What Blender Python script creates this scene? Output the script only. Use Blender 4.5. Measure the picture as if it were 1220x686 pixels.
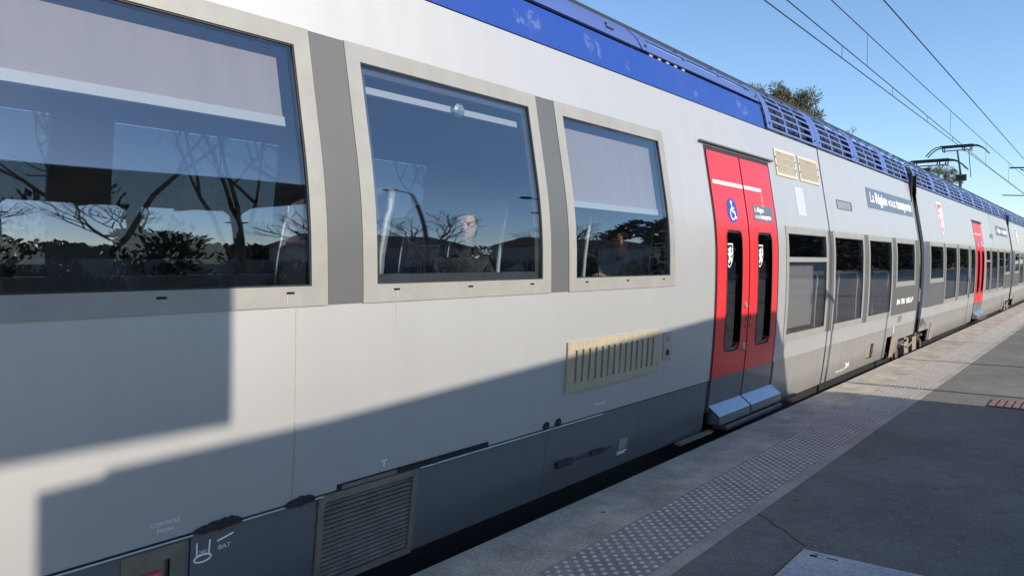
import bpy, bmesh, math, random
from mathutils import Vector, Matrix, noise as mnoise
random.seed(7)
sc = bpy.context.scene
for o in list(bpy.data.objects): bpy.data.objects.remove(o)
C = sc.collection
R = math.radians

# ------------------------------------------------------------------ camera, sky, sun, exposure
cam_d = bpy.data.cameras.new('camera'); cam = bpy.data.objects.new('camera', cam_d); C.objects.link(cam)
sc.camera = cam
cam_d.sensor_width = 36.0
cam_d.lens = 36.0 * 922.0 / 1220.0
cam_d.clip_start = 0.05; cam_d.clip_end = 3000
cam.location = (0, 0, 1.6)
cam.rotation_euler = Vector((-0.6138515, 0.788706, -0.0336036)).to_track_quat('-Z', 'Y').to_euler()

SUN_E = 25.0
w = bpy.data.worlds.new('World'); sc.world = w; w.use_nodes = True
nt = w.node_tree; nt.nodes.clear()
sky = nt.nodes.new('ShaderNodeTexSky'); sky.sky_type = 'NISHITA'; sky.sun_disc = False
sky.sun_elevation = R(SUN_E); sky.sun_rotation = R(90)
sky.air_density = 1.0; sky.dust_density = 0.3; sky.ozone_density = 4.2
bg = nt.nodes.new('ShaderNodeBackground'); bg.inputs[1].default_value = 0.128
wo = nt.nodes.new('ShaderNodeOutputWorld')
nt.links.new(sky.outputs[0], bg.inputs[0]); nt.links.new(bg.outputs[0], wo.inputs[0])
sd = bpy.data.lights.new('sun', 'SUN'); sun = bpy.data.objects.new('sun', sd); C.objects.link(sun)
sd.energy = 4.0; sd.angle = R(0.36); sd.color = (1.0, 0.89, 0.74)
sun.location = (30, 0, 20)
sun.rotation_euler = Vector((-math.cos(R(SUN_E)), 0.0, -math.sin(R(SUN_E)))).to_track_quat('-Z', 'Y').to_euler()
sc.view_settings.view_transform = 'Standard'; sc.view_settings.look = 'None'
sc.view_settings.exposure = 0.72; sc.view_settings.gamma = 1.0
sc.render.engine = 'CYCLES'
sc.render.resolution_x = 1024; sc.render.resolution_y = 575

# ------------------------------------------------------------------ materials
MATS = {}
def ramp(nt, pos, cols):
    r = nt.nodes.new('ShaderNodeValToRGB')
    while len(r.color_ramp.elements) < len(pos): r.color_ramp.elements.new(0.5)
    for e, p, c in zip(r.color_ramp.elements, pos, cols):
        e.position = p; e.color = (*c, 1) if len(c) == 3 else c
    return r
def mat(name, col, rough=0.5, metal=0.0, coat=0.0, var=0.0, vscale=3.0, streak=None, bump=0.0, bscale=60.0,
        spec=0.5, rvar=0.0, col2=None, coat_rough=0.06, emis=None):
    m = bpy.data.materials.new(name); m.use_nodes = True; nt = m.node_tree
    b = nt.nodes['Principled BSDF']
    b.inputs['Base Color'].default_value = (*col, 1); b.inputs['Roughness'].default_value = rough
    b.inputs['Metallic'].default_value = metal; b.inputs['Specular IOR Level'].default_value = spec
    b.inputs['Coat Weight'].default_value = coat; b.inputs['Coat Roughness'].default_value = coat_rough
    tc = nt.nodes.new('ShaderNodeTexCoord')
    src = tc.outputs['Object']
    if var or col2:
        mp = nt.nodes.new('ShaderNodeMapping')
        mp.inputs['Scale'].default_value = streak or (1, 1, 1)
        nt.links.new(src, mp.inputs[0])
        n = nt.nodes.new('ShaderNodeTexNoise'); n.inputs['Scale'].default_value = vscale
        n.inputs['Detail'].default_value = 8; n.inputs['Roughness'].default_value = 0.62
        nt.links.new(mp.outputs[0], n.inputs['Vector'])
        c1 = tuple(c * (1 - var) for c in col); c2 = col2 or tuple(min(1, c * (1 + var)) for c in col)
        r = ramp(nt, [0.3, 0.7], [c1, c2]); nt.links.new(n.outputs[0], r.inputs[0])
        nt.links.new(r.outputs[0], b.inputs['Base Color'])
        if rvar:
            mr = nt.nodes.new('ShaderNodeMapRange'); mr.inputs[3].default_value = rough - rvar; mr.inputs[4].default_value = rough + rvar
            nt.links.new(n.outputs[0], mr.inputs[0]); nt.links.new(mr.outputs[0], b.inputs['Roughness'])
    if bump:
        n2 = nt.nodes.new('ShaderNodeTexNoise'); n2.inputs['Scale'].default_value = bscale; n2.inputs['Detail'].default_value = 4
        nt.links.new(src, n2.inputs['Vector'])
        bp = nt.nodes.new('ShaderNodeBump'); bp.inputs['Strength'].default_value = bump; bp.inputs['Distance'].default_value = 0.02
        nt.links.new(n2.outputs[0], bp.inputs['Height']); nt.links.new(bp.outputs[0], b.inputs['Normal'])
    if emis:
        b.inputs['Emission Color'].default_value = (*emis[0], 1); b.inputs['Emission Strength'].default_value = emis[1]
    MATS[name] = m
    return m
def glass(name, ior, tint, wav=0.02):
    m = bpy.data.materials.new(name); m.use_nodes = True; nt = m.node_tree; nt.nodes.clear()
    out = nt.nodes.new('ShaderNodeOutputMaterial'); mix = nt.nodes.new('ShaderNodeMixShader')
    tr = nt.nodes.new('ShaderNodeBsdfTransparent'); tr.inputs[0].default_value = (*tint, 1)
    gl = nt.nodes.new('ShaderNodeBsdfGlossy'); gl.inputs['Roughness'].default_value = 0.0; gl.inputs[0].default_value = (0.93, 0.95, 1, 1)
    fr = nt.nodes.new('ShaderNodeFresnel'); fr.inputs[0].default_value = ior
    # shallow roller wave of toughened glass
    tc = nt.nodes.new('ShaderNodeTexCoord'); n = nt.nodes.new('ShaderNodeTexNoise'); n.inputs['Scale'].default_value = 1.6; n.inputs['Detail'].default_value = 1
    bp = nt.nodes.new('ShaderNodeBump'); bp.inputs['Strength'].default_value = wav; bp.inputs['Distance'].default_value = 0.05
    nt.links.new(tc.outputs['Object'], n.inputs['Vector']); nt.links.new(n.outputs[0], bp.inputs['Height'])
    nt.links.new(bp.outputs[0], gl.inputs['Normal'])
    # the backside of a pane must not get the inverse (total internal) Fresnel: one thin dielectric sheet
    geo = nt.nodes.new('ShaderNodeNewGeometry')
    vm = nt.nodes.new('ShaderNodeVectorMath'); vm.operation = 'DOT_PRODUCT'
    nt.links.new(geo.outputs['Incoming'], vm.inputs[0]); nt.links.new(geo.outputs['Normal'], vm.inputs[1])
    ab = nt.nodes.new('ShaderNodeMath'); ab.operation = 'ABSOLUTE'; nt.links.new(vm.outputs['Value'], ab.inputs[0])
    om = nt.nodes.new('ShaderNodeMath'); om.operation = 'SUBTRACT'; om.inputs[0].default_value = 1; nt.links.new(ab.outputs[0], om.inputs[1])
    pw = nt.nodes.new('ShaderNodeMath'); pw.operation = 'POWER'; pw.inputs[1].default_value = 4.2; nt.links.new(om.outputs[0], pw.inputs[0])
    f0 = ((ior - 1) / (ior + 1)) ** 2
    mm = nt.nodes.new('ShaderNodeMath'); mm.operation = 'MULTIPLY_ADD'; mm.inputs[1].default_value = 0.92 - f0; mm.inputs[2].default_value = f0
    nt.links.new(pw.outputs[0], mm.inputs[0])
    nt.nodes.remove(fr)
    nt.links.new(mm.outputs[0], mix.inputs[0]); nt.links.new(tr.outputs[0], mix.inputs[1]); nt.links.new(gl.outputs[0], mix.inputs[2])
    nt.links.new(mix.outputs[0], out.inputs[0])
    MATS[name] = m
    return m
def paint(name, col, rough, metal, coat, dirt=0.12, low=(0.16, 0.14, 0.12)):
    """vehicle lacquer: soft mottling, vertical rain streaks, road film"""
    m = mat(name, col, rough, metal, coat, coat_rough=0.09)
    nt = m.node_tree; b = nt.nodes['Principled BSDF']
    tc = nt.nodes.new('ShaderNodeTexCoord')
    mp = nt.nodes.new('ShaderNodeMapping'); mp.inputs['Scale'].default_value = (1, 2.6, 0.45); nt.links.new(tc.outputs['Object'], mp.inputs[0])
    n1 = nt.nodes.new('ShaderNodeTexNoise'); n1.inputs['Scale'].default_value = 2.2; n1.inputs['Detail'].default_value = 9; nt.links.new(mp.outputs[0], n1.inputs['Vector'])
    n2 = nt.nodes.new('ShaderNodeTexNoise'); n2.inputs['Scale'].default_value = 1.1; n2.inputs['Detail'].default_value = 6; nt.links.new(tc.outputs['Object'], n2.inputs['Vector'])
    mu = nt.nodes.new('ShaderNodeMath'); mu.operation = 'MULTIPLY'; nt.links.new(n1.outputs[0], mu.inputs[0]); nt.links.new(n2.outputs[0], mu.inputs[1])
    r = ramp(nt, [0.2, 0.48], [(0, 0, 0), (dirt, dirt, dirt)]); nt.links.new(mu.outputs[0], r.inputs[0])
    mx = nt.nodes.new('ShaderNodeMix'); mx.data_type = 'RGBA'; mx.inputs[6].default_value = (*col, 1); mx.inputs[7].default_value = (*low, 1)
    nt.links.new(r.outputs[0], mx.inputs[0]); nt.links.new(mx.outputs[2], b.inputs['Base Color'])
    mr = nt.nodes.new('ShaderNodeMapRange'); mr.inputs[3].default_value = rough - 0.05; mr.inputs[4].default_value = rough + 0.08
    nt.links.new(n2.outputs[0], mr.inputs[0]); nt.links.new(mr.outputs[0], b.inputs['Roughness'])
    n3 = nt.nodes.new('ShaderNodeTexNoise'); n3.inputs['Scale'].default_value = 1.3; n3.inputs['Detail'].default_value = 2; nt.links.new(tc.outputs['Object'], n3.inputs['Vector'])
    bp = nt.nodes.new('ShaderNodeBump'); bp.inputs['Strength'].default_value = 0.09; bp.inputs['Distance'].default_value = 0.05
    nt.links.new(n3.outputs[0], bp.inputs['Height']); nt.links.new(bp.outputs[0], b.inputs['Normal']); nt.links.new(bp.outputs[0], b.inputs['Coat Normal'])
    return m

paint('silver', (0.44, 0.443, 0.445), 0.48, 0.5, 0.4, 0.13, (0.24, 0.22, 0.195))
paint('lower_grey_sunlit', (0.35, 0.345, 0.335), 0.42, 0.5, 0.35, 0.3, (0.17, 0.15, 0.13))  # same lower grey, lightened to carry the sunlight on panels past the door
paint('lower_grey', (0.14, 0.15, 0.165), 0.42, 0.4, 0.35, 0.3, (0.15, 0.135, 0.12))
paint('pillar_grey', (0.088, 0.092, 0.095), 0.45, 0.0, 0.15, 0.2)
paint('red', (0.62, 0.020, 0.026), 0.38, 0.0, 0.2, 0.06)
paint('blue', (0.009, 0.044, 0.26), 0.42, 0.0, 0.15, 0.10)
paint('cowl_blue', (0.075, 0.115, 0.33), 0.38, 0.1, 0.3, 0.22, (0.1, 0.1, 0.12))
mat('frame_beige', (0.27, 0.268, 0.254), 0.42, 0.1, 0.15, var=0.08, vscale=6)
mat('vent_beige', (0.36, 0.315, 0.23), 0.5, 0.1, var=0.22, vscale=9, streak=(1, 6, 0.6))
mat('mesh_beige', (0.52, 0.47, 0.37), 0.5, 0.0, var=0.12, vscale=14)
mat('rubber', (0.018, 0.018, 0.02), 0.6, var=0.3, vscale=20)
mat('black', (0.008, 0.008, 0.009), 0.7)
mat('dark_recess', (0.02, 0.02, 0.021), 0.8)
mat('bellows', (0.022, 0.022, 0.024), 0.65, var=0.4, vscale=12)
mat('steel', (0.42, 0.43, 0.44), 0.35, 0.8, var=0.15, vscale=20)
mat('alu', (0.55, 0.57, 0.60), 0.28, 0.9, var=0.08, vscale=12)
mat('step_alu', (0.40, 0.43, 0.47), 0.22, 0.95, var=0.1, vscale=14)
mat('grille_grey', (0.175, 0.16, 0.13), 0.5, 0.2, var=0.25, vscale=10)
mat('bogie', (0.10, 0.075, 0.05), 0.85, 0.0, var=0.5, vscale=9, bump=0.4)
mat('wheel_steel', (0.12, 0.10, 0.085), 0.5, 0.6, var=0.3, vscale=8)
mat('taupe', (0.22, 0.19, 0.15), 0.7, var=0.25, vscale=9)
mat('white_vinyl', (0.80, 0.80, 0.80), 0.4)
mat('sign_grey', (0.085, 0.105, 0.15), 0.4, coat=0.2)
mat('sign_blue', (0.02, 0.045, 0.30), 0.35)
mat('pink_vinyl', (0.72, 0.10, 0.14), 0.4)
mat('pale_plate', (0.58, 0.60, 0.62), 0.35, 0.4)
mat('pale_blue_lamp', (0.50, 0.60, 0.70), 0.2)
mat('tar', (0.016, 0.016, 0.017), 0.75, bump=0.6, bscale=70)
mat('blind', (0.43, 0.355, 0.31), 0.85, var=0.07, vscale=2.5, streak=(1, 3, 0.5))
mat('blind_bar', (0.58, 0.56, 0.53), 0.45)
mat('seat_shell', (0.34, 0.35, 0.38), 0.6)
mat('seat_edge', (0.70, 0.69, 0.66), 0.4)
mat('seat_cloth', (0.21, 0.215, 0.26), 0.9, var=0.25, vscale=30)
mat('seat_far', (0.20, 0.03, 0.05), 0.9, var=0.2, vscale=30)
mat('interior_wall', (0.30, 0.30, 0.30), 0.6)
mat('interior_floor', (0.06, 0.06, 0.065), 0.7)
mat('ceiling_grey', (0.42, 0.42, 0.42), 0.6)
glass('window_glass', 2.05, (0.80, 0.83, 0.86))
glass('dark_glass', 1.75, (0.42, 0.44, 0.46)); glass('tinted_glass', 1.6, (0.28, 0.29, 0.31))
mat('skin', (0.56, 0.33, 0.24), 0.5, var=0.08, vscale=12)
mat('lips', (0.42, 0.16, 0.14), 0.45)
mat('eye_white', (0.30, 0.28, 0.27), 0.4)
mat('hair_dark', (0.018, 0.013, 0.010), 0.55, var=0.5, vscale=60, streak=(1, 1, 0.2))
mat('jacket_grey', (0.045, 0.048, 0.052), 0.9, var=0.3, vscale=16, bump=0.3, bscale=25)
mat('coat_beige', (0.34, 0.30, 0.24), 0.9, var=0.2, vscale=16, bump=0.3, bscale=25)
mat('trousers', (0.03, 0.035, 0.055), 0.9)
mat('phone_black', (0.01, 0.01, 0.012), 0.2)
mat('bark_pine', (0.12, 0.075, 0.05), 0.95, var=0.4, vscale=5, bump=0.6, bscale=18)
mat('bark_grey', (0.085, 0.07, 0.058), 0.95, var=0.35, vscale=6, bump=0.5, bscale=20)
mat('needles', (0.105, 0.108, 0.06), 0.75, var=0.35, vscale=1.5)
mat('hedge_leaf', (0.035, 0.045, 0.02), 0.75, var=0.4, vscale=2.5)
mat('wood_leaf', (0.045, 0.042, 0.028), 0.85, var=0.4, vscale=0.6)
mat('wire', (0.022, 0.022, 0.024), 0.6, 0.3)
mat('galv', (0.20, 0.21, 0.22), 0.5, 0.6, var=0.2, vscale=10)
mat('insulator', (0.09, 0.05, 0.04), 0.3, coat=0.4)
mat('canopy_dark', (0.085, 0.072, 0.065), 0.7, var=0.25, vscale=5)
mat('canopy_top', (0.10, 0.09, 0.085), 0.8, var=0.25, vscale=5)
mat('lamp_dark', (0.035, 0.037, 0.042), 0.45, 0.3)
mat('wall_plaster', (0.30, 0.28, 0.25), 0.9, var=0.15, vscale=3)
mat('roof_tile', (0.20, 0.10, 0.07), 0.9, var=0.3, vscale=8)
mat('rail_steel', (0.13, 0.085, 0.06), 0.6, 0.5, var=0.3, vscale=10)
mat('sleeper', (0.22, 0.21, 0.20), 0.95, var=0.2, vscale=10)
mat('drain_red', (0.17, 0.105, 0.085), 0.85, var=0.25, vscale=12)

def blue_with_scuffs():
    m = MATS['blue']; nt = m.node_tree; b = nt.nodes['Principled BSDF']
    old = b.inputs['Base Color'].links[0].from_socket
    tc = nt.nodes.new('ShaderNodeTexCoord')
    acc = None
    for (y, z, ry, rz, rot) in ((4.33, 3.25, 0.085, 0.075, 0.5), (4.13, 3.235, 0.03, 0.05, 0.2), (4.20, 3.215, 0.06, 0.02, -0.3), (5.04, 3.26, 0.055, 0.07, 0.5), (5.17, 3.255, 0.035, 0.065, 0.4), (5.17, 3.20, 0.03, 0.03, 0.2),
                                (5.60, 3.20, 0.03, 0.05, 0.3), (8.02, 3.27, 0.08, 0.05, 0.4), (8.16, 3.22, 0.09, 0.05, 0.4), (2.9, 3.2, 0.1, 0.05, 0.3), (6.9, 3.19, 0.05, 0.03, 0.3)):
        mp = nt.nodes.new('ShaderNodeMapping'); mp.vector_type = 'TEXTURE'
        mp.inputs['Location'].default_value = (-3.19, y, z); mp.inputs['Scale'].default_value = (1.0, ry, rz); mp.inputs['Rotation'].default_value = (rot, 0, 0)
        nt.links.new(tc.outputs['Object'], mp.inputs[0])
        ln = nt.nodes.new('ShaderNodeVectorMath'); ln.operation = 'LENGTH'; nt.links.new(mp.outputs[0], ln.inputs[0])
        mr = nt.nodes.new('ShaderNodeMapRange'); mr.inputs[1].default_value = 1.15; mr.inputs[2].default_value = 0.75
        nt.links.new(ln.outputs['Value'], mr.inputs[0])
        if acc is None: acc = mr.outputs[0]
        else:
            mx = nt.nodes.new('ShaderNodeMath'); mx.operation = 'MAXIMUM'; nt.links.new(acc, mx.inputs[0]); nt.links.new(mr.outputs[0], mx.inputs[1]); acc = mx.outputs[0]
    n = nt.nodes.new('ShaderNodeTexNoise'); n.inputs['Scale'].default_value = 26; n.inputs['Detail'].default_value = 5; nt.links.new(tc.outputs['Object'], n.inputs['Vector'])
    mr = nt.nodes.new('ShaderNodeMapRange'); mr.inputs[1].default_value = 0.40; mr.inputs[2].default_value = 0.60; nt.links.new(n.outputs[0], mr.inputs[0])
    mu = nt.nodes.new('ShaderNodeMath'); mu.operation = 'MULTIPLY'; nt.links.new(acc, mu.inputs[0]); nt.links.new(mr.outputs[0], mu.inputs[1])
    m2 = nt.nodes.new('ShaderNodeMath'); m2.operation = 'MULTIPLY'; m2.inputs[1].default_value = 0.55; nt.links.new(mu.outputs[0], m2.inputs[0])
    mix = nt.nodes.new('ShaderNodeMix'); mix.data_type = 'RGBA'; mix.inputs[7].default_value = (0.12, 0.17, 0.33, 1)
    nt.links.new(m2.outputs[0], mix.inputs[0]); nt.links.new(old, mix.inputs[6]); nt.links.new(mix.outputs[2], b.inputs['Base Color'])
blue_with_scuffs()

def ground_mat(name, base, speck, speck_amt, fine, patch, rough=0.9, bump=0.5, big=0.6, crackle=0.0):
    m = bpy.data.materials.new(name); m.use_nodes = True; nt = m.node_tree; b = nt.nodes['Principled BSDF']
    b.inputs['Roughness'].default_value = rough; b.inputs['Specular IOR Level'].default_value = 0.35
    tc = nt.nodes.new('ShaderNodeTexCoord'); P = tc.outputs['Object']
    def noise(s, d=6, r=0.6):
        n = nt.nodes.new('ShaderNodeTexNoise'); n.inputs['Scale'].default_value = s; n.inputs['Detail'].default_value = d; n.inputs['Roughness'].default_value = r
        nt.links.new(P, n.inputs['Vector']); return n.outputs[0]
    nf = noise(fine, 3, 0.7); nb = noise(big, 7, 0.65); nm = noise(7.0, 6, 0.7)
    r1 = ramp(nt, [0.28, 0.72], [tuple(c * (1 - patch) for c in base), tuple(c * (1 + patch) for c in base)]); nt.links.new(nb, r1.inputs[0])
    r2 = ramp(nt, [0.25, 0.75], [(0.55,) * 3, (1.45,) * 3]); nt.links.new(nf, r2.inputs[0])
    r3 = ramp(nt, [0.25, 0.75], [(0.8,) * 3, (1.2,) * 3]); nt.links.new(nm, r3.inputs[0])
    def mulc(a, c):
        mx = nt.nodes.new('ShaderNodeMix'); mx.data_type = 'RGBA'; mx.blend_type = 'MULTIPLY'; mx.inputs[0].default_value = 1
        nt.links.new(a, mx.inputs[6]); nt.links.new(c, mx.inputs[7]); return mx.outputs[2]
    col = mulc(mulc(r1.outputs[0], r2.outputs[0]), r3.outputs[0])
    if speck_amt:
        v = nt.nodes.new('ShaderNodeTexVoronoi'); v.inputs['Scale'].default_value = 95; nt.links.new(P, v.inputs['Vector'])
        lt = nt.nodes.new('ShaderNodeMath'); lt.operation = 'LESS_THAN'; lt.inputs[1].default_value = 0.30; nt.links.new(v.outputs['Distance'], lt.inputs[0])
        sx = nt.nodes.new('ShaderNodeSeparateColor'); nt.links.new(v.outputs['Color'], sx.inputs[0])
        gt = nt.nodes.new('ShaderNodeMath'); gt.operation = 'GREATER_THAN'; gt.inputs[1].default_value = 1 - speck_amt; nt.links.new(sx.outputs[0], gt.inputs[0])
        mu = nt.nodes.new('ShaderNodeMath'); mu.operation = 'MULTIPLY'; nt.links.new(lt.outputs[0], mu.inputs[0]); nt.links.new(gt.outputs[0], mu.inputs[1])
        mx = nt.nodes.new('ShaderNodeMix'); mx.data_type = 'RGBA'; mx.inputs[7].default_value = (*speck, 1)
        nt.links.new(mu.outputs[0], mx.inputs[0]); nt.links.new(col, mx.inputs[6]); col = mx.outputs[2]
    nt.links.new(col, b.inputs['Base Color'])
    bp = nt.nodes.new('ShaderNodeBump'); bp.inputs['Strength'].default_value = bump; bp.inputs['Distance'].default_value = 0.006
    nt.links.new(nf, bp.inputs['Height']); nt.links.new(bp.outputs[0], b.inputs['Normal'])
    MATS[name] = m
ground_mat('asphalt', (0.135, 0.132, 0.118), (0.36, 0.32, 0.28), 0.22, 130, 0.30, bump=1.0)
ground_mat('concrete', (0.32, 0.285, 0.235), (0.4, 0.38, 0.34), 0.0, 55, 0.38, bump=0.25, big=2.6)
ground_mat('tactile', (0.235, 0.208, 0.18), (0.4, 0.38, 0.34), 0.0, 90, 0.22, bump=0.4, big=2.0)
ground_mat('kerb_stone', (0.30, 0.27, 0.235), (0.4, 0.38, 0.34), 0.0, 70, 0.2, bump=0.25, big=2.0)
ground_mat('ballast', (0.09, 0.075, 0.065), (0.2, 0.18, 0.15), 0.0, 22, 0.4, bump=1.0, big=3)
ground_mat('earth', (0.10, 0.10, 0.06), (0.2, 0.2, 0.15), 0.0, 8, 0.4, bump=0.6, big=0.2)
ground_mat('plate_metal', (0.34, 0.36, 0.39), (0.4, 0.4, 0.4), 0.0, 60, 0.15, rough=0.55, bump=0.1, big=3)
mat('stud', (0.47, 0.44, 0.40), 0.6, var=0.25, vscale=9)

# ------------------------------------------------------------------ object helpers
def link_mesh(name, me, m=None, parent=None):
    o = bpy.data.objects.new(name, me); C.objects.link(o)
    if m: me.materials.append(MATS[m] if isinstance(m, str) else m)
    if parent is not None: o.parent = parent
    return o
def mk(name, verts, faces, m, parent=None, smooth=False):
    me = bpy.data.meshes.new(name); me.from_pydata(verts, [], faces); me.update()
    if smooth: me.polygons.foreach_set('use_smooth', [True] * len(me.polygons))
    return link_mesh(name, me, m, parent)
def tag(o, label=None, cat=None, group=None, kind=None):
    if label: o['label'] = label
    if cat: o['category'] = cat
    if group: o['group'] = group
    if kind: o['kind'] = kind
    return o
def empty(name, loc=(0, 0, 0)):
    o = bpy.data.objects.new(name, None); C.objects.link(o); o.location = loc; o.empty_display_size = 0.2
    return o
class MB:
    def __init__(s): s.v = []; s.f = []
    def box(s, x0, x1, y0, y1, z0, z1):
        n = len(s.v)
        s.v += [(x, y, z) for x in (x0, x1) for y in (y0, y1) for z in (z0, z1)]
        for q in ((0, 1, 3, 2), (4, 6, 7, 5), (0, 4, 5, 1), (2, 3, 7, 6), (0, 2, 6, 4), (1, 5, 7, 3)): s.f.append(tuple(n + i for i in q))
        return s
    def bar(s, a, b, w, h=None, up=(0, 0, 1)):
        h = h or w; a = Vector(a); b = Vector(b); d = (b - a).normalized(); u = Vector(up)
        if abs(d.dot(u)) > 0.98: u = Vector((1, 0, 0))
        r = d.cross(u).normalized(); u = r.cross(d)
        n = len(s.v)
        for p in (a, b):
            for (i, j) in ((-1, -1), (1, -1), (1, 1), (-1, 1)): s.v.append(tuple(p + r * (i * w / 2) + u * (j * h / 2)))
        for i in range(4): s.f.append((n + i, n + (i + 1) % 4, n + 4 + (i + 1) % 4, n + 4 + i))
        s.f.append((n + 3, n + 2, n + 1, n)); s.f.append((n + 4, n + 5, n + 6, n + 7))
        return s
    def tube(s, pts, rad, seg=8, cap=True):
        pts = [Vector(p) for p in pts]; rads = rad if isinstance(rad, (list, tuple)) else [rad] * len(pts)
        n0 = len(s.v); prev = None
        for i, p in enumerate(pts):
            d = (pts[min(i + 1, len(pts) - 1)] - pts[max(i - 1, 0)]).normalized()
            if prev is None:
                u = Vector((0, 0, 1)) if abs(d.z) < 0.9 else Vector((1, 0, 0))
                prev = d.cross(u).normalized()
            r = (prev - d * prev.dot(d)).normalized(); prev = r; u = d.cross(r)
            for k in range(seg):
                a = 2 * math.pi * k / seg; s.v.append(tuple(p + (r * math.cos(a) + u * math.sin(a)) * rads[i]))
        for i in range(len(pts) - 1):
            for k in range(seg):
                k2 = (k + 1) % seg; s.f.append((n0 + i * seg + k, n0 + i * seg + k2, n0 + (i + 1) * seg + k2, n0 + (i + 1) * seg + k))
        if cap:
            s.f.append(tuple(n0 + k for k in reversed(range(seg)))); s.f.append(tuple(n0 + (len(pts) - 1) * seg + k for k in range(seg)))
        return s
    def lathe(s, prof, c=(0, 0, 0), axis='z', seg=16):
        n0 = len(s.v)
        for (r, h) in prof:
            for k in range(seg):
                a = 2 * math.pi * k / seg; x, y = r * math.cos(a), r * math.sin(a)
                s.v.append({'z': (c[0] + x, c[1] + y, c[2] + h), 'x': (c[0] + h, c[1] + x, c[2] + y), 'y': (c[0] + x, c[1] + h, c[2] + y)}[axis])
        for i in range(len(prof) - 1):
            for k in range(seg):
                k2 = (k + 1) % seg; s.f.append((n0 + i * seg + k, n0 + i * seg + k2, n0 + (i + 1) * seg + k2, n0 + (i + 1) * seg + k))
        s.f.append(tuple(n0 + k for k in range(seg))); s.f.append(tuple(n0 + (len(prof) - 1) * seg + k for k in range(seg)))
        return s
    def build(s, name, m, parent=None, smooth=False):
        return mk(name, s.v, s.f, m, parent, smooth)

# ------------------------------------------------------------------ carriage section
XC = -4.42
ROOF = [(3.10, .2005), (3.25, .232), (3.39, .275), (3.5, .335), (3.6, .43), (3.68, .58), (3.74, .82), (3.78, 1.1), (3.80, 1.47)]
def inset(z):
    if z <= 1.5: return 0.051 * (1.5 - z) ** 2
    if z <= 1.62: return 0.0
    if z <= 2.15: return 0.156 * (z - 1.62) ** 2
    return 0.0438 + (z - 2.15) * 0.1654
def PR(z):     # (x, nx, nz) of the side wall, outward = +x
    e = 0.002; x = -2.95 - inset(z); d = (inset(z + e) - inset(z - e)) / (2 * e)
    n = Vector((1, 0, d)).normalized(); return x, n.x, n.z
def SP(y, z, off=0.0, far=False):
    x, nx, nz = PR(z); x += nx * off; zz = z + nz * off
    return (2 * XC - x if far else x, y, zz)
def cuts(a, b, extra, step):
    s = {round(a, 4), round(b, 4)} | {round(e, 4) for e in extra if a < e < b}
    s = sorted(s); out = []
    for p, q in zip(s, s[1:]):
        n = max(1, math.ceil((q - p) / step)); out += [p + (q - p) * i / n for i in range(n)]
    return out + [s[-1]]
def panel(name, y0, y1, z0, z1, m, parent, holes=(), off=0.0, th=0.02, far=False, zstep=0.06, ystep=2.5, fn=SP):
    """sheet on the curved side wall from (y0,z0) to (y1,z1) with rectangular openings and real thickness"""
    ys = cuts(y0, y1, [h[i] for h in holes for i in (0, 1)], ystep); zs = cuts(z0, z1, [h[i] for h in holes for i in (2, 3)], zstep)
    ny, nz = len(ys) - 1, len(zs) - 1
    def keep(i, j):
        if not (0 <= i < ny and 0 <= j < nz): return False
        cy, cz = (ys[i] + ys[i + 1]) / 2, (zs[j] + zs[j + 1]) / 2
        return not any(h[0] < cy < h[1] and h[2] < cz < h[3] for h in holes)
    V, F, idx, sm = [], [], {}, []
    def vid(i, j, k):
        key = (i, j, k)
        if key not in idx:
            idx[key] = len(V); V.append(fn(ys[i], zs[j], off if k % 2 == 0 else off - th, far))
        return idx[key]
    def quad(a, s):
        F.append(tuple(reversed(a)) if far else tuple(a)); sm.append(s)
    for i in range(ny):
        for j in range(nz):
            if not keep(i, j): continue
            quad([vid(i, j, 0), vid(i + 1, j, 0), vid(i + 1, j + 1, 0), vid(i, j + 1, 0)], True)
            quad([vid(i, j + 1, 1), vid(i + 1, j + 1, 1), vid(i + 1, j, 1), vid(i, j, 1)], True)
            if not keep(i - 1, j): quad([vid(i, j, 2), vid(i, j + 1, 2), vid(i, j + 1, 3), vid(i, j, 3)], False)
            if not keep(i + 1, j): quad([vid(i + 1, j, 2), vid(i + 1, j, 3), vid(i + 1, j + 1, 3), vid(i + 1, j + 1, 2)], False)
            if not keep(i, j - 1): quad([vid(i, j, 4), vid(i, j, 5), vid(i + 1, j, 5), vid(i + 1, j, 4)], False)
            if not keep(i, j + 1): quad([vid(i, j + 1, 4), vid(i + 1, j + 1, 4), vid(i + 1, j + 1, 5), vid(i, j + 1, 5)], False)
    me = bpy.data.meshes.new(name); me.from_pydata(V, [], F); me.polygons.foreach_set('use_smooth', sm); me.update()
    return link_mesh(name, me, m, parent)
def rr_pts(y0, y1, z0, z1, r, n=6):
    P = []
    for (cy, cz, a0) in ((y1 - r, z1 - r, 0), (y0 + r, z1 - r, 90), (y0 + r, z0 + r, 180), (y1 - r, z0 + r, 270)):
        for k in range(n + 1):
            a = R(a0 + 90 * k / n); P.append((cy + r * math.cos(a), cz + r * math.sin(a)))
    # long straight sides are split so that they follow the curved wall
    out = []
    for p, q in zip(P, P[1:] + P[:1]):
        k = max(1, int(math.dist(p, q) / 0.12))
        out += [(p[0] + (q[0] - p[0]) * i / k, p[1] + (q[1] - p[1]) * i / k) for i in range(k)]
    return out
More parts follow.
